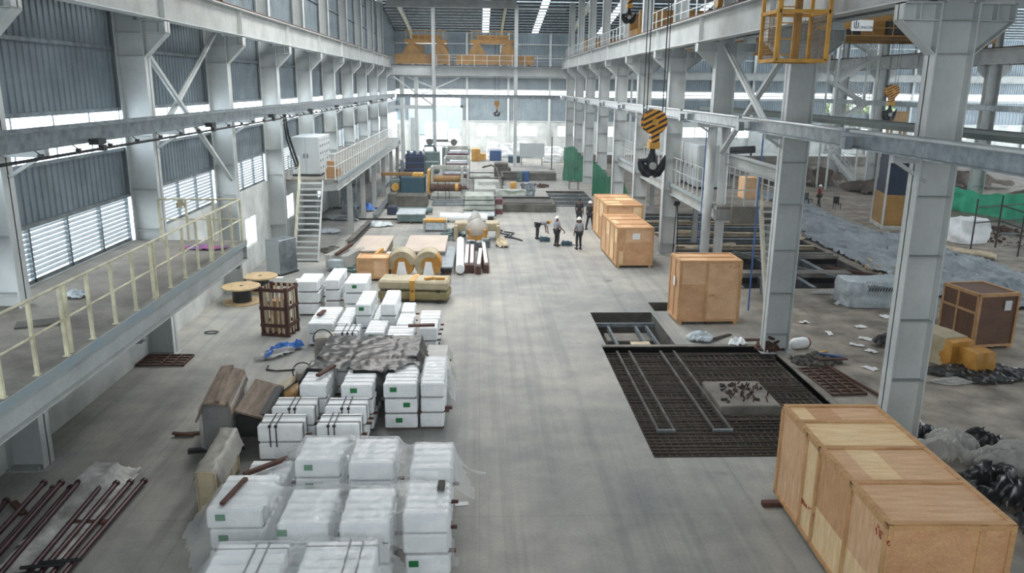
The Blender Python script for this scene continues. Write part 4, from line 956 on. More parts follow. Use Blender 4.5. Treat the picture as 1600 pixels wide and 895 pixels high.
def crumple(name, label, cat, cx, cy, rx, ry, h, mt, seed=1, n=34, rz=0, group=None, rough=1, z0=0, kind=None, z_par=None):
    """a crumpled heap of sheeting: ridged height field with an irregular edge"""
    b = MB((cx, cy, z0)); c, s = math.cos(rz), math.sin(rz); ix = {}; ca, sa = math.cos(seed*1.7), math.sin(seed*1.7); n = int(n*1.25)
    for i in range(n+1):
        for j in range(n+1):
            u, v = 2*i/n-1, 2*j/n-1; r = math.hypot(u, v); th = math.atan2(v, u)
            lim = .8+.28*noise.noise(Vector((math.cos(th)*1.6+seed*3, math.sin(th)*1.6, seed)))
            if r > lim: continue
            f = max(0, 1-(r/lim)**2); q = Vector(((u*ca+v*sa)*.9*rough+seed*7, (v*ca-u*sa)*2.5*rough, seed))
            rid = 1-abs(noise.noise(q))*2.4; rid2 = 1-abs(noise.noise(q*2.1+Vector((3, 3, 3))))*2.2
            z = h*f**.45*max(.04, .34+.40*rid+.16*rid2)+.012
            du, dv = .09*noise.noise(q*3+Vector((5, 1, 2))), .09*noise.noise(q*3+Vector((1, 8, 4)))
            x, y = (u+du)*rx, (v+dv)*ry
            ix[i, j] = len(b.v); b.v.append(Vector((x*c-y*s, x*s+y*c, z)))
    for i in range(n):
        for j in range(n):
            q = [ix.get(k) for k in ((i, j), (i+1, j), (i+1, j+1), (i, j+1))]
            if None not in q: b.f.append(tuple(q)); b.mi.append(0)
    return tag(b.build(name, mt, None, True), label, cat, group, kind)
# ================================================================== LEFT FLOOR
# bagged boxes left of the black tarp
def bagged(name, label, cat, c, size, rz, mt, seed=1, h_in=None, group=None, inner=None, amp=.05):
    """a box-shaped load tightly wrapped in film: rounded lumpy hull, optionally an inner load seen through"""
    t = thing(name, label, cat, (c[0], c[1], 0), rz, group); w, d, h = size; z0 = c[2] if len(c) > 2 else 0
    b = MB(); n = 9; vs = {}
    def P(u, v, k):
        p = Vector((u, v, k)); q = p.copy()
        s = 1-.05*(abs(u*v)+abs(v*k)+abs(u*k))/3*1.5
        nn = noise.noise_vector(Vector((u*1.7+seed*5, v*1.7, k*1.7)))*amp+noise.noise_vector(Vector((u*5+seed*5, v*5, k*5)))*amp*.4
        return Vector((u*w/2*s, v*d/2*s, z0+(k*s+1)/2*h))+Vector((nn.x, nn.y, nn.z*.6*(k+1)/2))
    for ax in range(3):
        for sg in (-1, 1):
            g = {}
            for i in range(n+1):
                for j in range(n+1):
                    a, e = 2*i/n-1, 2*j/n-1; co = [0, 0, 0]; co[ax] = sg; co[(ax+1) % 3] = a; co[(ax+2) % 3] = e
                    g[i, j] = len(b.v); b.v.append(P(*co))
            for i in range(n):
                for j in range(n):
                    q = (g[i, j], g[i+1, j], g[i+1, j+1], g[i, j+1]); b.f.append(q if sg > 0 else q[::-1]); b.mi.append(0)
    b.build('wrapping', mt, t, True)
    if inner: b = MB(); b.rbox(-w/2+.06, w/2-.06, -d/2+.06, d/2-.06, z0+.02, z0+h-.06, .02); b.build('packed_load', inner, t)
    return t
bagged('bagged_box', 'clear bagged load with a cable loop, left of the black tarp', 'box', (-4.85, 23.9, 0), (.62, .7, 1.35), .1, m_filmd, 3, inner=m_card)
bagged('bagged_box', 'lower clear bagged load at the left corner of the black tarp', 'box', (-5.15, 22.4, 0), (.6, .6, .75), .3, m_filmd, 5, inner=m_pit)
for (x, y, z, r) in ((-4.85, 23.6, 1.3, .3), (-5.2, 22.2, .72, .3)):
    b = MB((x, y, z)); b.pipe([(x+r*math.cos(a), y, z+r*math.sin(a)) for a in np.linspace(-.3, PI+.4, 12)], .02); tag(b.build('cable_loop', m_dark), 'dark cable loop standing on the %s bagged load left of the tarp' % ('taller' if z > 1 else 'lower'), 'cable')
crumple('plastic_bag_heap', 'crumpled blue and white plastic sheet lying alone on the floor before the louvred wall', 'plastic sheet', -6.85, 25.75, .95, .38, .42, m_filmd, 11, rz=.85)
crumple('blue_sheet', 'bright blue plastic strip across the crumpled sheet on the floor before the louvred wall', 'plastic sheet', -6.75, 25.85, .95, .2, .5, mat('blue_plastic', '#2e6cc0', .35, bump=.5), 12, rz=.95)
crumple('blue_sheet', 'blue crumpled end of the sheet on the floor before the louvred wall', 'plastic sheet', -6.35, 26.45, .3, .25, .42, bpy.data.materials['blue_plastic'], 13)
b = MB((-6.5, 24.4, .03)); b.pipe([(-6.9, 24.7, .03), (-6.85, 24.3, .03), (-6.5, 24.15, .04), (-6.1, 24.25, .03), (-5.95, 24.3, .03)], .025); tag(b.build('hose', m_black), 'short black hose on the floor below the blue sheet', 'hose')
# timber-roofed wrapped machine parts
t = thing('wrapped_machine', 'weathered timber lid over a tall film-wrapped machine, left of the strapped bales', 'machine', (-6.65, 19.5, 0), math.radians(7))
b = MB(); b.obox((-.36, 0, 1.16), (.05, 2.6, .5), (0, .42, .02)); b.obox((-.10, .05, 1.40), (.34, 2.7, .05), (0, -.1, .02)); b.obox((.18, -.1, 1.38), (.3, 2.5, .05), (0, .28, -.03)); b.obox((.36, 0, 1.2), (.05, 2.4, .34), (0, -.25, 0)); b.obox((.05, -.2, 1.45), (.12, 2.2, .04), (0, .1, .05)); b.build('timber_lid', m_weath, t)
b = MB(); b.rbox(-.34, .34, -1.1, 1.1, .1, 1.28, .06); b.build('wrapped_body', m_pit, t)
b = MB(); b.rbox(-.40, .40, -1.22, 1.2, .12, 1.3, .08); b.build('film', m_film, t)
for y in (-1.0, .9): b = MB(); b.box(-.75, .6, y-.06, y+.06, 0, .1); b.build('skid', m_dark, t)
t = thing('wrapped_machine', 'lower machine with dusty slanted board lid beside the tall weathered one', 'machine', (-5.72, 19.55, 0), math.radians(2))
b = MB(); b.obox((0, 0, .98), (.8, 2.2, .05), (0, .3, 0)); b.build('board_lid', m_weath, t)
b = MB(); b.rbox(-.4, .4, -1.0, 1.0, .35, .95, .05); b.build('body', m_dark, t)
b = MB()
for y in (-.8, 0, .8): b.obox((-.1, y, .45), (.75, .08, .08), (0, .3, 0)); b.box(-.42, -.34, y-.04, y+.04, 0, .9); b.box(.34, .42, y-.04, y+.04, 0, .8)
b.build('cradle', m_pit, t)
t = thing('wrapped_crate', 'tall narrow timber crate wrapped in yellowed film beside the second bale row', 'crate', (-5.85, 16.45, 0), math.radians(4))
b = MB(); b.rbox(-.19, .19, -1.1, 1.1, .06, 1.0, .04); b.build('timber_crate', m_beige, t)
for y in (-1.0, -.35, .3, .95): b = MB(); b.box(-.21, .21, y-.04, y+.04, 0, 1.02); b.build('batten', m_timp, t)
o2 = drape('film', '', '', -.4, .4, -1.3, 1.3, [(-.2, .2, -1.12, 1.12, 1.03)], m_filmd, .07, .02, 12, outline=jag(6, .3), seed=6, parent=t, wr_=.05); o2.location = (-.4, -1.3, 0)
# rolled wrapped brown tubes
t = thing('wrapped_roll', 'brown film-wrapped roll beside the strapped bales', 'roll', (-5.55, 21.9, 0), 0)
for k, (p, q) in enumerate((((-.45, -1.3, .28), (.3, 1.3, .28)), ((-.02, -1.3, .26), (.68, 1.25, .26)))): b = MB(); b.tube(p, q, .24, .27, 16); b.build('roll', m_beige if k == 0 else mat('brown_wrap', '#a9803f', .45, bump=.5, bs=9, var=.25), t, True)
b = MB(); b.tube((-.2, -1.32, .5), (.5, 1.3, .5), .018, n=6); b.build('strap', m_strap, t)
# maroon pipes on the floor bottom left
def pipes(where, pts, grp):
    for i, (p, q) in enumerate(pts):
        b = MB(p); b.tube(p, q, .055, n=10); d = (Vector(q)-Vector(p)).normalized(); b.tube(Vector(q)-d*.05, Vector(q)+d*.03, .075, n=10)
        tag(b.build('steel_pipe', mt_pipe, None, False), '%s dark maroon pipe from the left in the %s bundle beside the wall-side deck' % (ORD[i], where), 'pipe', grp)
mt_pipe = mat('maroon_pipe', '#4a2730', .45, .1, .25, 3, dark='#2c191e')
pipes('left', [((-9.55+.17*i, 11.8, .075+.13*(i % 2)), (-10.0+.19*i+(.0 if i else -.35), 16.55 if i else 16.0, .075+.13*(i % 2))) for i in range(6)], 'maroon pipes, left bundle')
pipes('right', [((-8.35+.21*i, 12.2, .10), (-8.55+.29*i, 16.6+.05*i, .12)) for i in range(4)], 'maroon pipes, right bundle')
b = MB((-8.4, 15.2, .02)); b.box(-8.75, -7.75, 15.1, 15.22, 0, .05); tag(b.build('timber_batten', m_tim), 'dark batten under the right maroon pipes at the far end', 'timber')
for i, (x, y) in enumerate(((-8.2, 13.35), (-7.95, 13.5), (-8.5, 13.1))):
    b = MB((x, y, .16)); b.tube((x-.35, y-.05, .19), (x+.4, y+.05, .19), .035, n=8); tag(b.build('steel_rod', m_dark), '%s short dark rod lying across the right maroon pipes' % ['middle', 'rightmost', 'leftmost'][i], 'rod', 'short rods')
b = MB((-10.0, 16.2, 0)); b.bar((-10.2, 16.0, .04), (-9.7, 15.5, .04), .14, .06); tag(b.build('timber_offcut', m_tim), 'short brown offcut beside the left maroon pipes', 'timber')
drape('plastic_sheet', 'dirty white plastic sheet lying between the two maroon pipe bundles', 'plastic sheet', -9.5, -7.6, 12.5, 17.8, [(-9.1, -8.5, 16.6, 17.3, .28), (-9.0, -8.8, 13, 15, .1)], m_sheet, .07, .02, 30, outline=lambda x, y, u, v: abs((x+8.55+(y-15)*.04))-.2*noise.noise(Vector((y*1.3, 0, 2))) < .62 and y < 17.5+.3*(x+8.5), seed=8, wr_=.05)
for (x, y, rz, lab) in ((-7.65, 19.45, .2, 'two broken brown boards lying near the weathered machine'),):
    b = MB((x, y, 0)); b.obox((x, y, .04), (.62, .12, .05), (0, 0, rz)); b.obox((x-.08, y-.1, .08), (.55, .1, .05), (.05, .1, rz-.2)); tag(b.build('broken_boards', m_rust), lab, 'timber')
# grating lying by the second column
def grating(label, x, y, w, d, rz, nx, ny, mt=m_rust):
    o = tag(None or bpy.data.objects.new('x', None), '', '') if False else None
    b = MB((x, y, 0)); c, s = math.cos(rz), math.sin(rz); T = lambda u, v: (x+u*c-v*s, y+u*s+v*c, .05)
    for i in range(nx+1): u = -w/2+w*i/nx; b.bar(T(u, -d/2), T(u, d/2), .05, .07)
    for j in range(ny+1): v = -d/2+d*j/ny; b.bar(T(-w/2, v), T(w/2, v), .04, .06)
    return tag(b.build('steel_grating', mt), label, 'grating', 'gratings on the floor')
grating('rusty grating frame on the floor against the second wall-side column', -10.4, 25.2, 1.5, 1.0, 0, 4, 4)
b = MB((-9.9, 28.3, .02)); b.pipe([(-9.9+.25*math.cos(a), 28.3+.15*math.sin(a), .03) for a in np.linspace(0, 5.8, 14)], .02); tag(b.build('hose', m_dark), 'small dark hose ring on the floor behind the second wall-side column', 'hose')
# things on the foreground deck
crumple('cloth_bundle', 'pink and blue cloths lying on the far end of the near wall-side deck', 'cloth', -8.5, 24.3, .9, .35, .16, mat('pink_cloth', '#b0607a', .9, var=.5, vs=4, dark='#4a64a8'), 21, z0=4.0)
crumple('grey_bag', 'small grey sack on the foreground deck behind the cream railing', 'sack', -9.6, 18.6, .35, .3, .22, m_wrapb, 22, z0=4.0)
b = MB((-9.2, 16.2, 4)); b.obox((-9.3, 16.4, 4.02), (.9, .5, .03), (0, 0, .4)); tag(b.build('board', m_pit), 'flat dark board lying on the foreground deck near the railing', 'board')
crumple('brown_bag', 'brown cloth tied on the far rail of the foreground deck', 'cloth', -9.6, 25.65, .18, .14, .5, m_beige, 23, z0=5.0)

# cabinet and boxes on the farther deck
t = thing('control_cabinet', 'large pale grey control cabinet standing on the farther wall-side deck', 'cabinet', (-9.55, 46.0, 4.0), 0)
b = MB(); b.rbox(-.75, .75, -1.6, 1.6, .1, 2.15, .02); b.build('body', m_cab, t)
for x in (-.37, .37): b = MB(); b.box(x-.35, x+.35, -1.63, -1.6, .15, 2.1); d_ = b.build('door', m_cab, t); b = MB(); b.box(x+.28*(-1 if x > 0 else 1)-.02, x+.28*(-1 if x > 0 else 1)+.02, -1.66, -1.63, 1.0, 1.25); b.build('handle', m_dark, d_)
b = MB()
for y in np.linspace(-1.3, 1.3, 5):
    for z in (.45, .85, 1.25, 1.65, 1.95): b.tube((.75, y, z), (.765, y, z), .07 if (z*10) % 2 < 1 else .045, n=10)
b.build('cable_openings', m_dark, t)
b = MB(); b.box(-.78, .78, -1.64, 1.64, 0, .1); b.build('plinth', m_dark, t)
for i, (x, y, s, z, lab) in enumerate(((-8.15, 43.9, .5, 4, 'brown cardboard box on the far deck behind railing, lower left'), (-7.95, 44.7, .42, 4, 'brown cardboard box on the far deck behind the first box'), (-8.1, 43.95, .4, 4.5, 'brown cardboard box stacked on top of another on the far deck'))):
    b = MB((x, y, z)); b.rbox(x-s/2, x+s/2, y-s/2, y+s/2, z, z+s, .01); b.box(x-s/2-.002, x+s/2+.002, y-.03, y+.03, z+.02, z+s+.003, 1); tag(b.build('cardboard_box', [m_card, m_beige]), lab, 'box', 'boxes on the far deck')
b = MB((-10.3, 44, 4)); b.pipe([(-9.65, 40.6, 7.5), (-9.6, 40.8, 6.5), (-9.55, 41.6, 5.6), (-9.6, 42.6, 4.9), (-9.9, 43.8, 4.6)], .06, 8); b.pipe([(-9.75, 40.6, 7.5), (-9.72, 40.9, 6.3), (-9.7, 41.8, 5.4), (-9.8, 42.9, 4.8), (-10, 43.8, 4.5)], .05, 8)
tag(b.build('power_cables', m_black, None, True), 'thick black cables hanging from the left runway beam to the pale cabinet', 'cable')
t = thing('control_cabinet', 'grey cabinet standing on the pit-side deck behind the railing', 'cabinet', (11.6, 41.5, 4.0), 0)
b = MB(); b.rbox(-.55, .55, -1.9, 1.9, .1, 2.2, .02); b.build('body', m_cab, t)
for y in (-1.4, -.45, .45, 1.4): b = MB(); b.box(-.58, -.55, y-.43, y+.43, .15, 2.15); d_ = b.build('door', m_cab, t); b = MB(); b.box(-.62, -.58, y+.3, y+.34, 1, 1.25); b.build('handle', m_dark, d_)
b = MB(); b.box(-.57, .57, -1.93, 1.93, 0, .1); b.build('plinth', m_dark, t)
b = MB((12.6, 36.4, 4)); b.rbox(12.3, 13.0, 36.0, 36.9, 4.0, 5.0, .02); tag(b.build('wooden_box', m_ply3), 'brown box standing on the pit-side deck near the stair head', 'box')

# ================================================================== PITS
x0, x1, y0, y1 = PITS[0]; b = MB((x0, y0, -.5)); q = random.Random(5)
for y in np.arange(y0+.1, y1, .2):
    z = -.22+q.uniform(-.02, .02); b.tube((x0+.02, y, z), (x1-.02, y+q.uniform(-.07, .07), z+q.uniform(-.05, .05)), .024, n=5, cap=False)
for x in np.arange(x0+.15, x1, .2): b.tube((x, y0+.02, -.25), (x+q.uniform(-.05, .05), y1-.02, -.25), .014, n=5, cap=False)
for y in np.arange(y0+.1, y1, .4): b.tube((x0+.02, y, -.40), (x1-.02, y, -.4), .014, n=5, cap=False)
tag(b.build('rebar_mat', m_rebar), 'dense dark reinforcing mesh filling the large floor pit', 'reinforcement', None, 'stuff')
for i, (x, yb) in enumerate(((4.92, 19.83), (5.36, 19.83), (6.48, 19.8), (6.96, 19.8))):
    b = MB((x, yb, -.16)); b.box(x-.035, x+.035, yb, 26.45, -.17, -.1); tag(b.build('steel_channel', m_pit), '%s long steel bar from the left lying on the rebar pit' % ORD[i], 'steel bar', 'bars on the rebar pit')
for i, (xa, xb) in enumerate(((4.88, 5.4), (6.44, 7.0))): b = MB((xa, 19.8, -.16)); b.box(xa, xb, 19.74, 19.82, -.17, -.1); tag(b.build('steel_channel', m_galv), 'short cross bar closing the %s pair of bars on the pit' % ['left', 'right'][i], 'steel bar', 'bars on the rebar pit')
t = thing('foundation_plinth', 'square concrete plinth with anchor bolts and debris in the rebar pit', 'plinth', (7.95, 22.1, -.5))
b = MB((7.95, 22.1, -.5)); b.rbox(7.05, 8.85, 21.1, 23.1, -.5, .02, .03); b.build('block', m_conc, t)
for k in range(26): b = MB((7.95, 22.1, -.5)); x, y = q.uniform(7.3, 8.7), q.uniform(21.4, 22.9); b.bar((x, y, .0), (x+q.uniform(-.1, .1), y+q.uniform(-.1, .1), q.uniform(.08, .25)), .035); b.build('anchor_bolt', m_rust, t)
b = MB((7.95, 22.1, -.5))
for k in range(22): x, y = q.uniform(7.2, 8.7), q.uniform(21.3, 22.9); b.obox((x, y, .05), (q.uniform(.05, .2), q.uniform(.05, .14), .06), (q.random(), q.random(), q.random()*3))
b.build('rubble', m_pitd, t)['kind'] = 'stuff'
b = MB((4.4, 26.5, -.1)); b.box(4.4, 10.3, 26.5, 26.72, -.3, .03); tag(b.build('pit_kerb', m_conc), 'narrow concrete kerb between the rebar pit and the open pit', 'kerb')
b = MB((10.4, 18, -.1)); b.box(10.38, 10.62, 17.9, 25.7, -.2, .05); tag(b.build('pit_kerb', m_conc), 'concrete kerb along the right side of the rebar pit', 'kerb')
x0, x1, y0, y1 = PITS[1]
for i, (p, s_, lab) in enumerate((((x0, x1, 27.35, 27.5), -.3, 'nearest cross beam in the open pit'), ((x0, x1, 30.2, 30.35), -.25, 'farthest cross beam in the open pit'))):
    b = MB((p[0], p[2], s_)); b.box(p[0], p[1], p[2], p[3], s_-.15, s_); tag(b.build('pit_beam', m_galv), lab, 'beam', 'beams in the open pit')
for i, x in enumerate((5.2, 6.3, 6.75)): b = MB((x, 27.4, -.3)); b.ibeam((x, 27.45, -.4), (x, 30.2, -.4), .1, .14, .02); tag(b.build('pit_rail', m_galv), '%s lengthwise beam from the left in the open pit' % ORD[i], 'beam', 'beams in the open pit')
b = MB((5.5, 26.8, -.1)); b.box(5.55, 6.25, 26.75, 27.3, -.12, -.05); tag(b.build('board', m_timp), 'pale board bridging the near edge of the open pit', 'board')
b = MB((5.5, 29, -1.4)); b.rbox(5.0, 6.9, 28.9, 29.9, -1.5, -.55, .02); tag(b.build('foundation_block', m_conc), 'rough concrete block inside the open pit', 'foundation')
# dark pits and beams of the neighbouring bay
for k, (ya, yb, xa, xb) in enumerate([(34.9, 37.0, 10.9, 18.4)]):
    for i, x in enumerate((12.2, 13.8, 15.6)): b = MB((x, ya, -.1)); b.box(x-.12, x+.12, ya, yb, -.25, .06); tag(b.build('pit_beam', m_galv), '%s beam from the left across the pit behind the second pit-side column' % ORD[i], 'beam', 'beams over the neighbouring pits')
for i, y in enumerate(np.arange(42.8, 57, 2.1)):
    b = MB((11.1, y, -.1)); b.ibeam((11.1, y, -.08), (19.8, y, -.08), .3, .22, .03); tag(b.build('pit_beam', [m_galv, m_timp][i % 2]), '%s cross beam from the camera over the dark pit below the pit-side deck' % ORD[i], 'beam', 'beams over the neighbouring pits')
for i, (x, y, l, rz) in enumerate(((13.5, 44.5, 3.5, .4), (14.2, 49, 4, -.2), (12.8, 53, 3.5, .1), (17.2, 43.2, 3.4, .9))):
    b = MB((x, y, .05)); b.obox((x, y, .09), (l, .3, .1), (0, 0, rz)); tag(b.build('timber_plank', m_timp), '%s loose pale plank over the dark pit from the camera' % ORD[(0, 2, 3, 1)[i]].replace('first', 'nearest but one') if False else 'loose pale plank %s' % ['askew across the nearest dark pit beams', 'lying straight on the middle pit beams', 'lying on the farthest pit beams', 'turned steeply at the near right pit corner'][i], 'timber', 'loose planks')
b = MB((11.3, 37.4, 0)); b.box(10.9, 18.4, 37.0, 37.8, -.3, .22); tag(b.build('pit_kerb', m_conc), 'raised concrete strip between the two dark pits beyond right columns', 'kerb')
x0, x1, y0, y1 = PITS[5]
for i, y in enumerate((61, 63.2, 65.4, 67.6)): b = MB((x0, y, -.2)); b.box(x0, x1, y, y+.3, -.2, -.02); tag(b.build('pit_beam', m_galv), '%s beam from the camera across the shallow pit behind the workers' % ORD[i], 'beam', 'beams behind the workers')

for i, (x, lab) in enumerate(((12.6, 'first'), (15.2, 'second'), (17.6, 'third'))):
    b = MB((x, 39, -.2)); b.box(x-.14, x+.14, 37.8, 41.4, -.3, .0); tag(b.build('pit_beam', m_galv), '%s lengthwise beam over the deep pit, counted from the aisle columns' % lab, 'beam', 'beams over the neighbouring pits')
b = MB((15, 41.8, 0)); b.box(11.1, 19.7, 41.4, 41.55, -.3, .16); b.box(11.1, 19.7, 42.05, 42.2, -.3, .16); b.box(11.1, 19.7, 41.55, 42.05, -.3, .02); tag(b.build('cable_trench', m_conc), 'shallow concrete channel crossing between the neighbouring dark pits', 'channel')
b = MB((18, 36, .3)); b.bar((13.9, 41.6, .35), (19.0, 34.2, .06), .1); tag(b.build('steel_pipe', m_galv), 'thin pale pipe lying slantwise over the pits beyond the columns', 'pipe')
for i, (x, y, rx, ry, h, mt, lab) in enumerate(((19.6, 47.5, .8, 1.0, .35, m_beige, 'yellowish rag heap at the edge of the grey sheet'), (18.9, 34.2, .7, .4, .25, m_wrapb, 'white and orange rags at the near end of the pits'), (16.3, 34.0, 1.5, .5, .2, m_filmd, 'dusty plastic strip along the near edge of the pits'))):
    crumple('rag_heap', lab, 'rags', x, y, rx, ry, h, mt, 95+i)
# ================================================================== LOOSE THINGS AROUND THE PITS
crumple('white_sack', 'white and pink crumpled bag between the open pit and the tall crate', 'sack', 8.15, 27.25, .62, .45, .42, m_wrapb, 31)
crumple('white_sack', 'small white sack by the kerb left of second pit-side column', 'sack', 9.35, 26.75, .42, .32, .35, m_wrap, 32)
def cement_bag(label, x, y, rz):
    t = thing('cement_bag', label, 'sack', (x, y, 0), rz)
    b = MB(); pr = [(.02, -.36), (.15, -.34), (.2, -.2), (.21, .15), (.18, .32), (.02, .36)]
    b.lathe(pr, (0, 0, .2), 16, 'x'); b.build('bag', m_wrap, t, True)
    b = MB(); b.lathe([(.185, .28), (.19, .34), (.05, .37)], (0, 0, .2), 16, 'x'); b.build('red_end', m_red, t, True)
cement_bag('white bag with red end lying right of the second pit-side column', 11.45, 26.3, .3)
def rubble(label, cx, cy, rx, ry, n, mt, seed, h=.18, cat='rubble', name='rubble_pile'):
    q = random.Random(seed); b = MB((cx, cy, 0))
    for i in range(n):
        r = math.sqrt(q.random()); a = q.random()*2*PI; x, y = cx+rx*r*math.cos(a), cy+ry*r*math.sin(a); s = q.uniform(.06, .26)
        b.obox((x, y, s*.3+h*(1-r)*q.random()), (s, s*q.uniform(.5, 1), s*q.uniform(.3, .7)), (q.uniform(-.5, .5), q.uniform(-.5, .5), q.random()*3))
    return tag(b.build(name, mt), label, cat, None, 'stuff')
rubble('grey rubble heap right of the second pit-side column', 11.4, 24.9, .85, .5, 90, m_pit, 4)
rubble('dark rubble at the foot of the second pit-side column', 10.3, 26.15, .45, .35, 45, m_rust, 5, .5)
for i, (x, y, l, rz, mt, lab) in enumerate(((11.9, 24.6, 1.1, .2, m_rust, 'rusty plank on the rubble heap right of second column'), (12.0, 25.0, .9, -.4, m_blue, 'blue strip lying on the rubble heap'), (11.8, 25.3, .6, .5, m_yel, 'yellow piece lying on the rubble heap'), (9.0, 27.5, 1.2, .7, m_dark, 'dark steel bar by the kerb behind the white bags'), (9.9, 27.2, 1.0, .1, m_rust, 'rusty bar left of the second pit-side column foot'))):
    b = MB((x, y, .15)); b.obox((x, y, .2 if i < 3 else .05), (l, .14, .05), (0, .05, rz)); tag(b.build('loose_strip', mt), lab, 'scrap', 'scrap around the second column')
grating('rusty grating lying flat right of the rebar pit kerb', 11.15, 23.0, 1.1, 2.3, .06, 3, 8)
b = MB((11.8, 23.6, 0)); b.bar((11.6, 24.6, .06), (12.1, 21.6, .06), .07); tag(b.build('steel_bar', m_rust), 'long rusty bar beside the grating right of the pit', 'steel bar')
q = random.Random(77)
pp = [(15.5, 32.2), (13.3, 28), (14.9, 28.8), (13.7, 26.6), (13.9, 25.9), (14.4, 27.3), (12.9, 29.4), (15.3, 26.8), (14.7, 24.9), (13.0, 24.2), (17.6, 20.6), (17.0, 21.2), (17.9, 21.9), (18.2, 20.4), (16.6, 30.2)]
WH = ['by the wrapped grey machine', 'left of the paper scatter', 'at the middle of the scatter', 'nearest the first column', 'close to the yellow block', 'in the paper scatter centre', 'far left of the scatter', 'near the black sheet', 'nearest the huge crate', 'by the rubble', 'at the right edge, nearest', 'at the right edge, second', 'at the right edge, third', 'at the right edge, farthest', 'near the brown crate']
for i, (x, y) in enumerate(pp):
    b = MB((x, y, 0)); n = 5; w, d, rz = q.uniform(.3, .6), q.uniform(.18, .4), q.random()*3; vs = []
    for u in range(n):
        for v in range(n): a, e = (u/(n-1)-.5)*w, (v/(n-1)-.5)*d; vs.append((x+a*math.cos(rz)-e*math.sin(rz), y+a*math.sin(rz)+e*math.cos(rz), .012+abs(noise.noise(Vector((a*5+i, e*5, i))))*.13))
    b.add(vs, [(u*n+v, (u+1)*n+v, (u+1)*n+v+1, u*n+v+1) for u in range(n-1) for v in range(n-1)])
    tag(b.build('paper_scrap', m_paper, None, True), 'white paper scrap on the brown floor %s' % WH[i], 'paper', 'paper scraps')
for i, (x, y, lab) in enumerate(((-.38, 15.75, 'white paper on the aisle floor beside the right end bales'), (-9.6, 37.0, 'white sheet on the floor left of the small grey cabinet'), (-8.4, 36.6, 'white sheet on the floor right of the small grey cabinet'), (-7.6, 41, 'grey sheet of plate on the floor at the foot of the stair'))):
    b = MB((x, y, 0)); b.obox((x, y, .012), (.5 if i else .3, .4 if i else .16, .012), (0, 0, .1)); tag(b.build('loose_sheet', m_paper), lab, 'sheet')
# dark oil stain and soil on the aisle
# heap of plastic by the huge crate
hp = [('clear_plastic', m_filmd, 12.0, 17.9, .95, .8, .8, 'dusty clear plastic at the left of the heap behind the huge crate'), ('black_plastic', m_tarp, 11.5, 18.6, .7, .5, .75, 'black plastic lump at the far left of the heap behind the huge crate'),
      ('clear_plastic', m_filmd, 13.0, 16.9, 1.1, .9, .95, 'brownish clear plastic in the middle of the heap behind the huge crate'), ('black_plastic', m_tarp, 12.1, 15.9, 1.5, 1.2, .75, 'large black plastic lump in the middle of the heap'),
      ('clear_plastic', m_film, 14.2, 16.8, 1.2, 1.1, .9, 'pale clear plastic at the right edge of the heap'), ('black_plastic', m_tarp, 12.2, 13.9, 1.4, 1.4, .6, 'black plastic at the bottom right, beside the huge crate'), ('black_plastic', m_tarp, 12.9, 18.2, .9, .6, .7, 'black plastic at the far side of the heap')]
for i, (nm, mt, x, y, rx, ry, h, lab) in enumerate(hp): crumple(nm, lab, 'plastic sheet', x, y, rx, ry, h, mt, 40+i, 44, group='heap of plastic behind the huge crate', rough=1.5)
# yellow wrapped blocks on black sheet
crumple('black_plastic', 'black plastic sheet under and in front of the yellow wrapped blocks', 'plastic sheet', 16.4, 23.6, 1.9, 1.2, .38, m_tarp, 51, 50, rough=1.6)
crumple('black_plastic', 'black plastic lump behind the first pit-side column', 'plastic sheet', 14.9, 26.6, .8, .5, .55, m_tarp, 52)
crumple('clear_plastic', 'dusty pale plastic in front of the yellow wrapped blocks', 'plastic sheet', 15.0, 22.9, .9, .35, .18, m_filmd, 53)
bagged('wrapped_block', 'tall white and yellow film-wrapped block behind the lower yellow one', 'wrapped block', (15.75, 25.2), (1.0, 1.7, 1.05), .25, m_beige, 8, amp=.03)
bagged('wrapped_block', 'lower yellow film-wrapped block at the front of the black sheet', 'wrapped block', (16.25, 23.75), (.8, .9, .85), .2, m_amber, 9, amp=.03)
bagged('wrapped_block', 'yellow middle block between the tall and the low wrapped block', 'wrapped block', (15.95, 24.35), (.95, .6, 1.0), .22, m_amber, 10, amp=.03)
# white wrapped machine with hazard strip
bagged('wrapped_machine', 'long grey-white wrapped machine with a black and yellow strip, behind first column', 'machine', (17.35, 32.2), (3.6, 1.6, 1.15), -.02, m_wrapb, 12, amp=.1)
b = MB((17.3, 31.35, .8))
for i in range(22): x = 16.35+i*.12; b.add([(x, 31.33, .78), (x+.06, 31.33, .78), (x+.11, 31.33, .95), (x+.05, 31.33, .95)], [(0, 1, 2, 3)])
for i in range(22): x = 16.35+i*.12; b.add([(x, 31.36, .95), (x+.06, 31.36, .95), (x+.06, 31.6, 1.13), (x, 31.6, 1.13)], [(0, 1, 2, 3)])
tag(b.build('hazard_strip', m_dark), 'black and yellow hazard strip on the wrapped grey machine', 'strip')
# tarp road across the neighbouring bay
def geo_shape(x, y, u, v):
    c = 24.6-(58-y)*.04+1.2*math.sin(y*.11); w = 2.6+1.2*math.sin(y*.17+1)+.5*noise.noise(Vector((y*.5, 2, 2)))
    return x > 20.1+(y < 36)*.4 and c-w-(.6 if y < 45 else 0) < x < c+w+(1.2 if y < 48 else 0)
drape('geotextile_sheet', 'long wrinkled grey-blue sheet covering the floor of the neighbouring bay', 'sheet', 18, 32, 31.2, 69, [(25, 26, 40, 44, .25), (22, 23, 50, 56, .3), (22, 26, 35, 35.6, .2), (23, 27, 47, 47.5, .25)], m_geo, .2, .01, 20, outline=geo_shape, seed=9, wr_=.24)
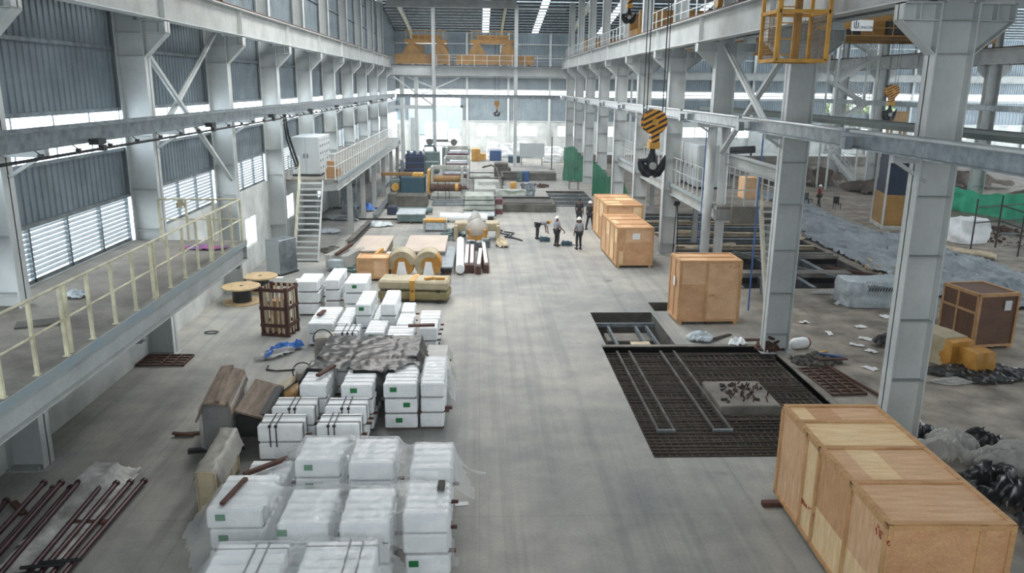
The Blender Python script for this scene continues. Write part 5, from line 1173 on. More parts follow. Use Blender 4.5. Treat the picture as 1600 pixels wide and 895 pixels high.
# yellow and blue booth
t = thing('machine_booth', 'dark blue cabin with ochre lower half behind the first pit-side column', 'booth', (28.9, 51.5, 0), math.radians(-14))
b = MB(); b.rbox(-1.9, 1.9, -1.5, 1.5, .25, 2.3, .05); b.build('lower_housing', m_crane, t)
b = MB(); b.box(-1.8, 1.8, -1.4, 1.4, 2.3, 5.4); b.build('upper_housing', m_navy, t)
b = MB()
for x in (-1.9, 1.9):
    for y in (-1.5, 1.5): b.bar((x, y, .1), (x, y, 5.5), .12)
for z in (5.45,):
    b.bar((-1.9, -1.5, z), (1.9, -1.5, z), .12); b.bar((-1.9, 1.5, z), (1.9, 1.5, z), .12); b.bar((-1.9, -1.5, z), (-1.9, 1.5, z), .12)
b.build('frame', m_steel, t)
b = MB(); b.rbox(-1.95, 1.95, -1.55, 1.55, 0, .28, .03); b.build('base', m_machw, t)
# green netting far right
def hangnet(label, pts, mt, name='safety_net', group=None, seed=1):
    """pts: list of (x, y, ztop); a hanging fabric strip with folds"""
    b = MB((pts[0][0], pts[0][1], 0)); P = [Vector(p) for p in pts]; n = 14; m_ = 8; cols = []
    for k in range(len(P)-1):
        for i in range(n): cols.append(P[k].lerp(P[k+1], i/n))
    cols.append(P[-1]); 
    for k, c in enumerate(cols):
        for j in range(m_+1):
            f = j/m_; w = .12*math.sin(k*1.3)*(1-f*.6)+.1*noise.noise(Vector((k*.3, f*3, seed)))
            b.v.append(Vector((c.x+w*1.4, c.y+w*.9, max(.0, .5*(1-f)*noise.noise(Vector((k*.25, 0, seed)))*(1 if seed < 4 else 0))+(c.z)*f+.16*noise.noise(Vector((k*.35, 7, seed)))*f))-b.o)
    for k in range(len(cols)-1):
        for j in range(m_): a = k*(m_+1)+j; b.f.append((a, a+m_+1, a+m_+2, a+1)); b.mi.append(0)
    return tag(b.build(name, mt, None, True), label, 'net', group)
hangnet('dark green netting hanging by the columns, farther of the two aisle nets', [(8.3, 77.6, 3.2), (9.2, 77.2, 3.4), (10.0, 76.7, 2.5), (10.7, 76.4, 2.2)], m_net, group='green nets by the aisle', seed=2)
hangnet('dark green netting on the aisle side behind the standing workers', [(9.6, 66.4, 3.0), (10.1, 66.2, 2.6), (10.8, 66, 1.7), (12.0, 65.5, 1.4), (12.4, 65.0, .5)], m_net, group='green nets by the aisle', seed=3)
hangnet('bright green netting fence at the far right edge', [(34.6, 62, 1.9), (36.2, 60.5, 2.0), (37.6, 57.2, 1.5), (38.5, 54, 2.0), (40.5, 50, 2.0)], m_netb, group=None, seed=4)
# scaffold tubes
t = thing('tube_scaffold', 'dark tube scaffold frame before the bright green net', 'scaffold', (31, 45, 0))
b = MB((31, 45, 0))
for (x, y, z) in ((28.6, 43.8, 3.0), (30.6, 44.6, 3.1), (30.2, 42.0, 3.0), (33.6, 45.6, 3.1), (33.0, 42.8, 3.0)): b.tube((x, y, 0), (x, y, z), .045, n=8)
for z in (1.6, 2.5):
    for p, q_ in (((28.6, 43.8), (30.6, 44.6)), ((30.6, 44.6), (33.6, 45.6)), ((30.2, 42.0), (33.0, 42.8)), ((30.2, 42.0), (30.6, 44.6)), ((33, 42.8), (33.6, 45.6))): b.tube((*p, z), (*q_, z), .04, n=8)
b.build('tubes', m_dark, t)
bagged('wrapped_block', 'white wrapped rounded block behind the dark scaffold tubes', 'wrapped block', (29.8, 46.2), (2.0, 1.5, 1.5), .1, m_wrap, 14, amp=.16)
for i, y in enumerate((42.6, 43.1)):
    b = MB((26.4, y, .1)); b.tube((26.0+i*.3, y+1.4, .16), (28.4+i*.2, y-1.4, .16), .14, n=12); tag(b.build('concrete_pipe', m_timp), '%s of two pale pipes lying right of the grey sheet' % ['nearer', 'farther'][i], 'pipe', 'pale pipes')
t = thing('yellow_ladder', 'yellow ladder leaning by the far right column and green net', 'ladder', (34.2, 56.0, 0))
b = MB((34.2, 56, 0))
for x in (33.6, 34.3): b = MB((34.2, 56, 0)); b.bar((x, 55.4, 0), (x, 56.6, 4.6), .06); b.build('rail', m_yel, t)
b = MB((34.2, 56, 0))
for k in range(13): f = (k+.5)/13; b.bar((33.6, 55.4+1.2*f, 4.6*f), (34.3, 55.4+1.2*f, 4.6*f), .04)
b.build('rungs', m_yel, t)
b = MB((35.8, 59, 0)); b.tube((36.4, 63.2, 0), (36.4, 63.2, 7.6), .45, n=24); b.box(35.7, 37.1, 62.5, 63.9, 0, .12); tag(b.build('round_column', mat('buff_concrete', '#a79c7c', .8)), 'round buff column behind the bright green net', 'column')
for i, (x, y, rx, ry, h) in enumerate(((31, 76, 6, 3.2, 2.2), (36, 70, 4, 3, 1.4), (45, 74, 7, 4, 2.0), (48, 64, 6, 4, 1.2), (22.5, 80, 5, 3, 1.0))):
    crumple('soil_heap', '%s' % ['dark soil heap below the zigzag stair tower', 'low soil heap right of the stair tower', 'soil heap behind the bright green net, farther', 'low soil heap behind the bright green net, nearer', 'low grey heap far back in the neighbouring bay'][i], 'soil', x, y, rx, ry, h, m_dirt, 60+i, 40, group='soil heaps', kind='stuff')
rubble('steel scrap and timber scattered in front of the blue cabin', 22.0, 61, 3.5, 4, 160, m_dark, 8, .2)
rubble('scattered scrap on the soil right of the dark scaffold', 33, 49, 3.2, 4.5, 200, m_rust, 9, .2)
rubble('scattered debris on the brown floor beyond the second pit-side column', 20.9, 38.5, .9, 3.0, 60, m_timp, 10, .1)
for i, (x, y, l, rz) in enumerate(((19.5, 64, 5, .1), (21.5, 57.5, 4, -.5), (33.5, 52, 5, -.7), (35.5, 47.5, 5, -.6), (19.2, 37.5, 3.6, 2.4), (20, 69, 6, 0))):
    b = MB((x, y, .1)); b.obox((x, y, .1), (l, .2, .14), (0, 0, rz)); tag(b.build('steel_bar', m_galv if i % 2 else m_rust), 'long loose steel bar %s' % ['beyond the pits, left of the red-vested worker', 'left of the blue cabin', 'before the green net, farther', 'before the green net, nearer', 'slanting into the pit right of second column', 'far back below the raking stair'][i], 'steel bar', 'loose bars in the neighbouring bay')
for i, (x, y) in enumerate(((27.7, 59.5), (26.4, 61.8))):
    t = thing('plastic_chair', 'dark chair standing %s' % ['near the blue cabin', 'beside the red-vested worker'][i], 'chair', (x, y, 0), .5*i)
    b = MB(); b.box(-.23, .23, -.22, .22, .42, .46); b.build('seat', m_black, t)
    b = MB(); b.box(-.23, .23, .2, .24, .46, .95); b.build('backrest', m_black, t)
    for sx in (-.2, .2):
        for sy in (-.2, .2): b = MB(); b.bar((sx, sy, 0), (sx, sy, .43), .04); b.build('leg', m_black, t)

# ================================================================== MACHINES AND LOADS ALONG THE LEFT OF THE AISLE
t = thing('wrapped_board_stack', 'long beige film-wrapped load with yellow tape in front of the yellow reels', 'load', (-2.75, 33.0, 0), math.radians(-6))
for k, (z, mt) in enumerate(((.1, m_olive), (.55, m_beige))): b = MB(); b.rbox(-1.5, 1.5, -.55, .7, z, z+.4, .08); b.build('wrapped_boards', mt, t)
b = MB(); b.box(-.12, .1, -.57, .72, .1, .965); b.build('yellow_tape', m_yel, t)
b = MB()
for x in (-1.1, 0, 1.1): b.box(x-.08, x+.08, -.6, .75, 0, .1); b.box(x-.06, x+.06, -.57, .7, .48, .56)
b.build('bearers', m_dark, t)
for i, (x, rz) in enumerate(((-2.1, .5), (-1.65, 0))): b = MB((x, 32.4, .97)); b.obox((x, 32.75, 1.01), (.42, .16, .09), (0, 0, rz)); tag(b.build('yellow_block', m_yel), '%s of two small yellow blocks on the beige wrapped load' % ['left', 'right'][i], 'block', 'yellow blocks')
for i, x in enumerate((-3.68, -2.4)):
    t = thing('wrapped_reel', '%s of the two large yellow film-covered reels on white stands' % ['left', 'right'][i], 'reel', (x, 37.3, 0), 0, 'yellow reels')
    b = MB(); pr = [(0, -.5), (.58, -.5), (.62, -.42), (.62, .42), (.58, .5), (0, .5)]; b.lathe(pr, (0, .1, .66), 28, 'y'); b.build('reel', m_amber, t, False)
    b = MB(); b.lathe([(.36, -.53), (.64, -.53), (.675, -.40), (.68, .5), (.5, .54)], (0, .1, .66), 26, 'y', arc=.56 if i == 0 else .5)
    if i: b.v = [Matrix.Rotation(-.9, 3, 'Y')@(v-Vector((0, 0, .66)))+Vector((0, 0, .66)) for v in b.v]
    b.build('dusty_film', m_beige, t, False)
    b = MB(); b.prism([(-.3, 0), (.3, 0), (.14, .8), (-.14, .8)], 'y', -.52, -.42); b.prism([(-.3, 0), (.3, 0), (.14, .8), (-.14, .8)], 'y', .62, .72); b.build('stand', m_wrap, t)
def flat(label, x0, x1, y0, y1, h, mt_top, mt_side, nm='board_load', tilt=0):
    o = ((x0+x1)/2, (y0+y1)/2, 0); t = thing(nm, label, 'panel load', o, tilt); w, d = (x1-x0)/2, (y1-y0)/2
    b = MB(); b.rbox(-w, w, -d, d, h-.12, h, .03); b.build('top_board', mt_top, t)
    b = MB(); b.rbox(-w+.08, w-.08, -d+.08, d-.08, .12, h-.12, .02); b.build('body', mt_side, t)
    b = MB()
    for x in (-w+.2, 0, w-.2): b.box(x-.06, x+.06, -d, d, 0, .12)
    b.build('bearers', m_tim, t); return t
m_pinkb = mat('pinkish_board', '#b8aca0', .7, 0, .12, 1, fine=.2)
flat('flat pinkish board-topped load behind the yellow reels', -3.95, -1.75, 40.4, 44.8, .62, m_pinkb, m_galv)
flat('beige board-topped load left of the pinkish one with a dark front', -6.45, -4.75, 39.8, 44.0, .75, m_pinkb, m_olive)
flat('dark grey plate load right of the right yellow reel', -1.95, -1.25, 37.6, 42.6, .4, m_galv, m_dark)
# brick stack with yellow beam
b = MB((-5.2, 38.9, .0))
for k in range(6):
    for i in range(4): b.box(-5.5+i*.19, -5.33+i*.19, 38.6, 39.3, .76+k*.1-.76+.0, .85+k*.1-.0-.76+.0)
tag(b.build('brick_stack', m_tim), 'small red-brown block stack before the beige board load', 'bricks')
t = thing('channel_frame', 'pair of white channel beams with a yellow bar beside the block stack', 'frame', (-4.75, 38.4, 0), math.radians(-8))
for x in (0, .38): b = MB(); b.ibeam((x, -1.4, .55), (x, 1.4, .55), .22, .3, .03); b.build('channel', m_machw, t)
b = MB(); b.bar((-.35, -.9, .8), (-.35, 1.3, .8), .13, .2); b.build('yellow_bar', m_yel, t)
b = MB()
for y in (-1, 1): b.box(-.5, .6, y-.08, y+.08, 0, .4)
b.build('trestles', m_grn, t)
t = thing('u_shaped_load', 'white film-wrapped U shaped frame at the left end of the loads', 'frame', (-6.75, 39.4, 0), math.radians(-14))
for x in (-.42, .42): b = MB(); b.rbox(x-.16, x+.16, -1.2, 1.2, .15, .85, .06); b.build('arm', m_filmd, t)
b = MB(); b.rbox(-.42, .42, -1.25, -.9, .15, .6, .05); b.build('cross_arm', m_wrapb, t)
b = MB(); b.bar((-.1, -.9, .8), (-.1, 1.1, .95), .14); b.build('rusty_bar', m_rust, t)
t = thing('pallet_pile', 'low pile of greenish steel frames in front of the channel beams', 'frame', (-5.6, 37.9, 0))
b = MB()
for y in (-.35, .3): b.bar((-1.4, y, .2), (1.3, y, .2), .12)
for x in (-1.3, -.5, .4, 1.2): b.bar((x, -.4, .1), (x, .4, .1), .12, .18)
b.build('frame', m_grn, t)
crumple('plastic_bag_heap', 'white plastic scraps on the floor behind the farthest bales', 'plastic sheet', -6.0, 34.3, .9, .7, .4, m_wrapb, 71)
b = MB((-7.6, 49, .2)); b.ibeam((-7.4, 44.2, .2), (-7.1, 51.5, .2), .32, .36, .03); tag(b.build('steel_beam', m_pit), 'long dark steel beam lying on the floor right of the stair', 'beam')
for i, (x, y, rx, ry, lab) in enumerate(((-9.3, 48.8, .9, .6, 'crumpled grey plastic nearest, right of the left stair'), (-9.2, 53.5, 1.3, .6, 'dark crumpled sheet under the farther wall-side deck'), (-6.6, 51.5, 1.4, .9, 'pale crumpled plastic heap behind the long steel beam'), (-8.2, 43.2, .8, .7, 'grey scraps on the floor at the stair foot'))):
    crumple('plastic_heap', lab, 'plastic sheet', x, y, rx, ry, .35, [m_wrapb, m_galv, m_wrapb, m_pit][i], 80+i, group='crumpled sheets near the left stair')
bagged('wrapped_cylinder', 'upright silver wrapped cylinder under the farther wall-side deck', 'cylinder', (-9.2, 56.3), (1.0, 1.0, 2.1), 0, m_galv, 15, amp=.12)
crumple('blue_sheet', 'light blue plastic heap beside the upright silver cylinder', 'plastic sheet', -8.2, 57.6, .7, .6, .7, bpy.data.materials['blue_plastic'], 16)
def bundle(label, x, y, l, r, rz, mt, nm='wrapped_bundle', z=.0):
    t = thing(nm, label, 'bundle', (x, y, z), rz); b = MB(); b.lathe([(.01, -l/2), (r, -l/2), (r, l/2), (.01, l/2)], (0, 0, r+.08), 14, 'x'); b.build('wrapped_load', mt, t, False)
    b = MB()
    for u in (-l*.35, l*.35): b.box(u-.06, u+.06, -r, r, 0, .1)
    b.build('bearers', m_dark, t)
bundle('long white wrapped bundle behind the yellow-topped box', -1.0, 52.8, 3.2, .28, -.12, m_wrap)
bundle('white wrapped beam lying lengthwise by the aisle', -.98, 41.2, 7.4, .22, PI/2+.02, m_wrap)
flat('light green wrapped load left of the yellow-topped box', -5.5, -3.6, 52.2, 54.4, .7, m_wrapb, m_grn)
bundle('thin green-grey wrapped bundle behind the light green load', -4.6, 56.2, 2.6, .22, 0, m_grn)
b = MB((-6.2, 56.4, 0)); b.rbox(-6.5, -5.8, 55.8, 56.8, 0, .6, .04); tag(b.build('motor_box', m_navy), 'small dark blue box at the left end of the thin wrapped bundle', 'box')
t = thing('machine_unit', 'small grey unit with a yellow top bar behind the pinkish board load', 'machine', (-2.75, 49.6, 0))
b = MB(); b.rbox(-.6, .6, -.35, .35, .1, .6, .03); b.build('body', m_wrapb, t)
b = MB(); b.rbox(-.68, .68, -.38, .38, .6, .78, .02); b.build('yellow_top', m_yel, t)
for xx in (-.75, .62): b = MB(); b.box(xx, xx+.13, -.3, .3, 0, .75); b.build('side_frame', m_machw, t)
# timbers group by the aisle
for i, (x, ya, yb, rz) in enumerate(((-.62, 37.9, 43.2, 0), (-.35, 37.9, 43.2, 0), (-.02, 37.6, 42.2, -.03), (.38, 37.9, 43.8, .02))):
    t = thing('timber_sleeper', '%s of the four white-topped dark timbers by the aisle, counted from the left' % ORD[i], 'timber', (x, ya, 0), rz, 'white-topped timbers')
    b = MB(); b.rbox(-.13, .13, 0, yb-ya, .0, .42, .02); b.build('timber', m_tim, t); b = MB(); b.rbox(-.085, .085, .35, yb-ya-.5, .42, .50, .01); b.build('white_strip', m_wrap, t)
for i, (x, y) in enumerate(((-.45, 43.9), (.05, 43.6), (.42, 44.4))): bagged('wrapped_bearing', '%s of three small grey wrapped lumps at the far end of the timbers' % ['left', 'middle', 'right'][i], 'wrapped part', (x, y), (.45, .5, .5), 0, m_galv, 20+i, group='small grey wrapped lumps', amp=.08)
# shrouded yellow machine with arms
t = thing('shrouded_machine', 'film-shrouded machine with pointed hoods and yellow body beside the aisle', 'machine', (-.1, 46.2, 0))
b = MB(); b.rbox(-.55, .6, -.6, .5, .05, .85, .08); b.build('yellow_body', m_amber, t)
b = MB(); b.lathe([(.62, .45), (.7, .7), (.55, 1.0), (.36, 1.2), (.16, 1.36), (.01, 1.4)], (0, -.1, 0), 18, m=None); b.v = [v+noise.noise_vector(v*2.2)*.13 for v in b.v]; b.build('front_hood', m_filmd, t, True)
b = MB(); b.lathe([(.5, .6), (.42, 1.1), (.3, 1.4), (.18, 1.62), (.01, 1.68)], (-.15, .9, 0), 12); b.v = [v+noise.noise_vector(v*2.4)*.13 for v in b.v]; b.build('rear_hood', m_filmd, t, True)
for sx in (-1, 1): b = MB(); b.rbox(min(sx*.5, sx*1.35), max(sx*.5, sx*1.35), .3, 1.3, .55, 1.05, .05); b.rbox(sx*1.25-.12, sx*1.25+.12, -.1, 1.2, 0, .95, .04); b.build('wrapped_arm', m_beige, t)
crumple('wrapped_parts', 'beige crumpled wrapped part at the right of the shrouded machine', 'wrapped part', 1.35, 44.9, .5, 1.2, .55, m_beige, 90)
b = MB((1.6, 48.5, .03)); b.pipe([(1.2, 50, .03), (1.5, 49.6, .04), (1.3, 48.6, .03), (1.9, 48.2, .03), (1.6, 47.4, .05), (2.2, 46.9, .03), (2.6, 46.2, .03)], .05); b.pipe([(1.6, 49.2, .03), (2.2, 48.7, .04), (1.9, 47.6, .03), (2.5, 46.5, .03)], .05)
tag(b.build('hose', m_black, None, True), 'tangled black hoses on the aisle floor beside the shrouded machine', 'hose')
# scrap heap
rubble('small grey machine parts between the yellow-topped box and shrouded machine', -1.6, 47.8, .7, 1.6, 110, m_grn, 15, .5, 'machine parts', 'machine_parts')
# stacked slabs
t = thing('slab_stack', 'stack of four grey-green machine slabs beside the aisle', 'slab stack', (.05, 56.4, 0))
for k in range(4): b = MB(); z = .1+k*.36; b.rbox(-1.1+.03*k, 1.1-.03*k, -1.2, 1.1, z, z+.3, .03); b.build('slab', m_slab, t)
b = MB()
for k in range(4):
    for y in (-.8, .7): b.box(-1.15, 1.2, y-.06, y+.06, .0+k*.36+(0 if k == 0 else .04), .1+k*.36)
b.build('bearers', m_dark, t)
flat('low greenish slab lying in front of the slab stack', -1.0, 1.1, 53.2, 54.6, .45, m_wrapb, m_dark)
b = MB((1.45, 56.6, 0)); b.rbox(1.18, 1.72, 56.3, 57.3, 0, 1.1, .03); b.box(1.17, 1.73, 56.29, 57.31, .4, .7, 1); tag(b.build('painted_block', [m_maroon, m_machw]), 'dull red block with a pale band between slabs and long kerb', 'block')
t = thing('long_foundation', 'long low concrete block with steel edge beside the walking workers', 'foundation', (3.75, 59, 0))
b = MB((3.75, 59, 0)); b.rbox(1.78, 5.7, 57.3, 60.6, 0, .6, .03); b.build('block', m_pit, t)
b = MB((3.75, 59, 0)); b.box(1.8, 5.5, 60.2, 60.5, .6, .74); b.build('steel_edge', m_dark, t)
b = MB((3.75, 59, 0)); b.box(1.9, 5.4, 57.6, 57.8, .6, .66); b.build('steel_edge', m_dark, t)
b = MB((5, 77.5, 0)); b.rbox(2.2, 7.6, 77.2, 79.0, 0, .75, .03); tag(b.build('long_foundation', m_pit), 'farther long concrete block behind the blue drum', 'foundation')
for i, (x, mt, lab) in enumerate(((3.95, m_grn, 'grey-green drum standing before the farther concrete block'), (4.6, m_blue, 'blue drum standing before the farther concrete block'))):
    b = MB((x, 76.4, 0)); b.lathe([(.001, 0), (.29, 0), (.3, .3), (.285, .33), (.3, .36), (.3, .66), (.285, .69), (.3, .72), (.3, 1.0), (.26, 1.02), (.001, 1.0)], (x, 76.4, 0), 18); tag(b.build('steel_drum', mt, None, True), lab, 'drum', 'drums')
# long wrapped machine on the aisle floor beyond
bagged('wrapped_machine', 'long greenish wrapped machine part on the floor beyond the slab stack', 'machine', (2.6, 64.6), (2.6, 1.1, .75), -.05, m_slab, 31, amp=.14)
bagged('wrapped_machine', 'grey wrapped lump at the right end of the long machine part', 'machine', (4.1, 65.6), (.9, .9, 1.2), .3, m_galv, 32, amp=.16)
b = MB((2.9, 66.2, 0)); b.rbox(2.65, 3.15, 66, 66.5, 0, 1.15, .05); tag(b.build('motor', m_yel), 'small yellow motor behind the long wrapped machine part', 'motor')
# rolling machine with dark roller, teal gearbox
t = thing('rolling_machine', 'large coil machine with dark rollers, teal gearbox and yellow frame', 'machine', (-3.8, 65, 0))
b = MB(); b.rbox(-2.5, -.6, -1.0, 1.4, .45, 1.75, .04); b.build('teal_gearbox', m_teal, t)
b = MB(); b.rbox(-3.0, -.3, -1.6, 1.6, 0, .45, .03); b.build('base_frame', m_slab, t)
b = MB(); b.rbox(-3.4, -2.6, -.6, .5, .45, 1.5, .04); b.build('drive_housing', m_grn, t)
b = MB(); b.tube((-2.95, -1.0, .95), (-2.95, -.6, .95), .3, n=16); b.build('yellow_motor', m_yel, t)
b = MB(); b.rbox(-4.2, -1.7, .2, .6, 1.75, 2.0, .02); b.build('long_yellow_bar', m_crane, t)
b = MB(); b.rbox(-1.6, -.7, -.7, .3, 1.75, 2.05, .03); b.build('yellow_cover', m_yel, t)
b = MB(); b.box(-.35, -.15, -1.1, 1.3, .4, 2.3); b.build('yellow_side_plate', m_yel, t)
b = MB(); b.tube((-.15, -1.0, .95), (2.4, -1.0, .95), .3, n=24); b.tube((2.4, -1.0, .95), (2.75, -1.0, .95), .16, n=14); b.build('dark_roller', m_rust, t, False)
b = MB(); b.tube((1.9, -1.0, .95), (2.15, -1.0, .95), .33, n=20); b.build('yellow_ring', m_yel, t)
b = MB(); b.tube((-.15, .3, 1.5), (2.3, .3, 1.5), .28, n=20); b.build('yellow_roller', m_crane, t)
b = MB()
for x in (-.1, 2.35): b.box(x, x+.18, -.6, 1.3, .3, 2.55)
b.box(-.1, 2.5, .9, 1.2, 2.2, 2.55); b.box(-.1, 2.5, -.5, -.3, 1.15, 1.3); b.box(-.1, 2.5, -1.3, 1.3, .05, .3); b.box(0, 2.4, -1.5, -1.35, .3, .6)
b.build('white_frame', m_machw, t)
b = MB()
for x in (.55, 1.15, 1.45): b.bar((x, -2.0, 0), (x, -2.0, 1.6), .05)
b.build('scaffold_tubes', m_dark, t)
b = MB((-5.6, 60.2, 0)); b.rbox(-6.4, -3.9, 59.6, 61.4, 0, .85, .03); b.rbox(-6.85, -6.2, 59.4, 61.0, 0, 1.0, .03); tag(b.build('machine_bed', m_pit), 'dark grey long machine base in front of the teal gearbox', 'machine base')
b = MB((-2.4, 61, 0))
for k in range(3): b.box(-3.6, -1.0, 60.2+k*.9, 60.7+k*.9, .02, .16+k*.02)
tag(b.build('steel_plates', m_galv), 'grey steel strips on the floor in front of the dark roller', 'steel strip')
# tables of the next machine
t = thing('line_machine', 'white framed machine line with maroon strips behind the dark roller', 'machine', (-2.1, 76, 0))
for i, (y, z) in enumerate(((4.5, 2.6), (0, 2.0), (-4.5, 1.5))):
    b = MB()
    for x in (-1.2, 1.05): b.rbox(x, x+.18, y-1.4, y+1.4, .1, z+.35, .02)
    b.rbox(-1.2, 1.2, y+.9, y+1.4, z, z+.4, .03); b.rbox(-1.2, 1.2, y-1.2, y+1.2, .5, .8, .02); b.build('frame', m_machw, t)
    b = MB(); b.rbox(-1.0, 1.03, y-1.1, y-.5, z-.5, z-.2, .02); b.build('maroon_strip', m_maroon, t)
    b = MB()
    for k in range(3): b.tube((-1.0, y-.3+k*.45, z-.2), (1.04, y-.3+k*.45, z-.2), .12, n=12)
    b.build('rollers', m_galv, t)
t = thing('conveyor_line', 'low pale machine beds right of the maroon-stripped machine line', 'machine', (.6, 74, 0))
for (x0_, x1_, y0_, y1_, z) in ((-1.0, .9, -7, 1.5, .45), (-1.2, .5, 2, 6, .6), (-.6, 1.2, -4, -2.8, .75)): b = MB(); b.rbox(x0_, x1_, y0_, y1_, 0, z, .03); b.build('bed', m_machw, t)
b = MB(); b.pipe([(-.2, 7.0, .9), (.7, 6.2, 1.2), (1.15, 4.5, 1.1), (1.3, 1, .8), (1.35, -4, .7), (1.4, -9, .6)], .09, 8); b.build('cable_chain', m_pit, t, True)
b = MB(); b.box(-1.5, 3.2, 3.2, 3.3, .7, .8); b.box(-1.5, 3.2, -.6, -.5, .6, .7); b.box(1.6, 1.7, -.6, 3.3, 0, .8); b.build('pipe_rail', m_dark, t)
# navy and green machinery farther back
t = thing('engine_block', 'dark navy machine block in front of the open door', 'machine', (-6.2, 78.5, 0))
b = MB(); b.rbox(-.9, .9, -1.2, 1.2, .4, 2.5, .08); b.rbox(-1.5, -.4, -1.6, 0, .1, 1.1, .05); b.build('block', m_navy, t)
b = MB()
for z in (1.0, 1.6, 2.2): b.box(-.95, .95, -1.28, -1.2, z, z+.1)
for x in (-.6, 0, .6): b.tube((x, -1.1, 2.5), (x, -1.1, 2.8), .14, n=12)
b.build('fittings', m_blue, t)
b = MB(); b.box(-1.3, -1.0, -2.2, -2.0, 0, 2.0); b.build('grey_post', m_galv, t)
t = thing('valve_stand', 'green-grey machine assembly behind the first thin far post', 'machine', (-4.3, 88, 0))
b = MB(); b.rbox(-1.8, .0, -1, 1, .2, 1.9, .06); b.rbox(.3, 1.1, -.6, 1, .2, 2.4, .06); b.build('housing', m_grn, t)
b = MB(); b.pipe([(-1.8, 0, 1.9), (-1.6, 0, 2.5), (-.6, 0, 2.5), (-.4, 0, 1.9)], .12, 10); b.pipe([(-3.2, -2, .3), (-2.8, -2, 1.3), (-2, -2, 1.5), (-1.5, -1, 1.2)], .16, 10); b.build('pipes', m_teal, t, True)
b = MB(); b.rbox(-1.6, .1, -5, -3.6, .1, 1.2, .04); b.build('front_box', m_grn, t)
rubble('dark machine parts scattered in front of the open door, left', -7.9, 90, 1.4, 5, 130, m_navy, 17, .8, 'machine parts', 'machine_parts')
rubble('teal and dark machine parts between the navy block and green assembly', -5.2, 85, 1.0, 2.2, 90, m_teal, 18, .8, 'machine parts', 'machine_parts')
b = MB((0, 98, 0)); b.rbox(-.9, .2, 97.2, 98.6, 0, 1.5, .06); b.rbox(.2, .9, 97.4, 98.4, .1, .9, .05); b.tube((-.4, 97.1, 1.1), (-.4, 97.3, 1.1), .4, n=16); tag(b.build('orange_machine', m_yel), 'small orange machine near the back wall', 'machine')
b = MB((2.05, 99, 0)); b.rbox(1.35, 2.8, 98, 100, 0, 1.25, .05); b.box(1.35, 2.8, 98.2, 99.8, 1.25, 1.5, 1); tag(b.build('covered_machine', [m_blue, m_wrap]), 'blue machine with white cover near the back wall', 'machine')
t = thing('blank_board', 'large pale blank board on two legs near the back', 'board', (6.2, 92.5, 0))
b = MB(); b.box(-1.45, 1.45, -.04, .04, .95, 2.55); b.build('panel', m_cab, t)
for x in (-1.2, 1.2): b = MB(); b.bar((x, .08, 0), (x, .08, 2.4), .08); b.build('leg', m_dark, t)
for i, (x, y, w, d, h) in enumerate(((1.8, 104, 1.4, 1.6, 1.9), (3.7, 103.5, 1.6, 1.6, 1.7), (5.4, 104, 1.8, 2, 1.9), (7.4, 103.5, 2.0, 2, 1.6), (9.5, 103, 2.2, 2.5, 1.4), (11.4, 102, 2.0, 3, 1.2), (8.9, 97.5, 2.2, 2.5, .9))):
    bagged('covered_load', 'white covered load near the back wall, %s from the left' % ORD[i], 'load', (x, y), (w, d, h), 0, m_wrap, 50+i, group='white covered loads at the back wall', amp=.2)
b = MB((4.2, 97, 0)); b.rbox(3.6, 5.0, 95.5, 97.5, 0, .8, .04); tag(b.build('dark_machine', m_teal), 'low dark machine left of the blank board leg', 'machine')
b = MB((2.2, 81, 0)); b.rbox(1.6, 3.0, 80.5, 82.5, 0, 1.3, .04); b.rbox(2.4, 3.3, 81, 83, 0, .8, .04); tag(b.build('dark_machine', m_pit), 'dark brown machine at the foot of the second thin far post', 'machine')
rubble('dark pipes and scrap beside the blue drum', 5.4, 72.5, 1.2, 1.0, 70, m_rust, 19, .4, 'scrap', 'scrap_pile')
# floor rails under the wall-side deck
for i, (xa, xb) in enumerate(((-8.4, -8.75), (-7.1, -7.6))):
    b = MB((xa, 54, 0)); b.box(xa-.14, xa+.14, 54, 95, .0, .3); b.box(xa-.2, xa+.2, 54, 95, .3, .34); tag(b.build('floor_rail', m_galv), '%s galvanised channel running along the floor beside the far wall-side deck' % ['left', 'right'][i], 'rail', 'floor channels')
for i, y in enumerate((53.6, 58.6)):
    b = MB((-8, y, 0)); b.box(-10.8, -4.2, y, y+.12, .02, .12); tag(b.build('steel_bar', m_dark), '%s thin dark bar lying across the floor near the long beam' % ['nearer', 'farther'][i], 'steel bar')
b = MB((8.5, 70.7, 0)); b.box(8.1, 9.0, 70.3, 71.1, .72, .76)
for x in (8.15, 8.95):
    for y in (70.35, 71.05): b.bar((x, y, 0), (x, y, .72), .04)
tag(b.build('small_table', m_dark), 'small dark work table before the farther green net', 'table')
b = MB((8.0, 88, 0)); b.tube((8.1, 88, 0), (8.1, 88, 3.6), .06, n=8); b.box(7.8, 8.4, 87.7, 88.3, 0, .04); tag(b.build('thin_pole', m_dark), 'thin dark pole standing left of the farther green net', 'pole')
# blue hanging pipe in front of second pit-side column
b = MB((11.2, 31.2, 0)); b.tube((11.25, 31.2, 0), (11.25, 31.2, 7.5), .035, n=8); tag(b.build('blue_pipe', m_bluep), 'thin blue pipe rising just left of the second pit-side column', 'pipe')
b = MB((9.8, 34, 0)); b.tube((9.86, 34.3, 0), (9.86, 34.3, 7.5), .02, n=6); tag(b.build('blue_cable', m_bluep), 'thin blue cable beside the twin round tubes', 'cable')
b = MB((10.6, 42.2, 2.4)); b.obox((10.75, 42.1, 2.9), (.3, .12, .22), (.5, 0, .3)); b.bar((10.7, 42.2, 0), (10.75, 42.15, 2.8), .04); b.bar((10.95, 42.1, 0), (10.8, 42.15, 2.8), .04); tag(b.build('work_light', m_dark), 'work lamp on a stand at the fourth pit-side column', 'lamp')
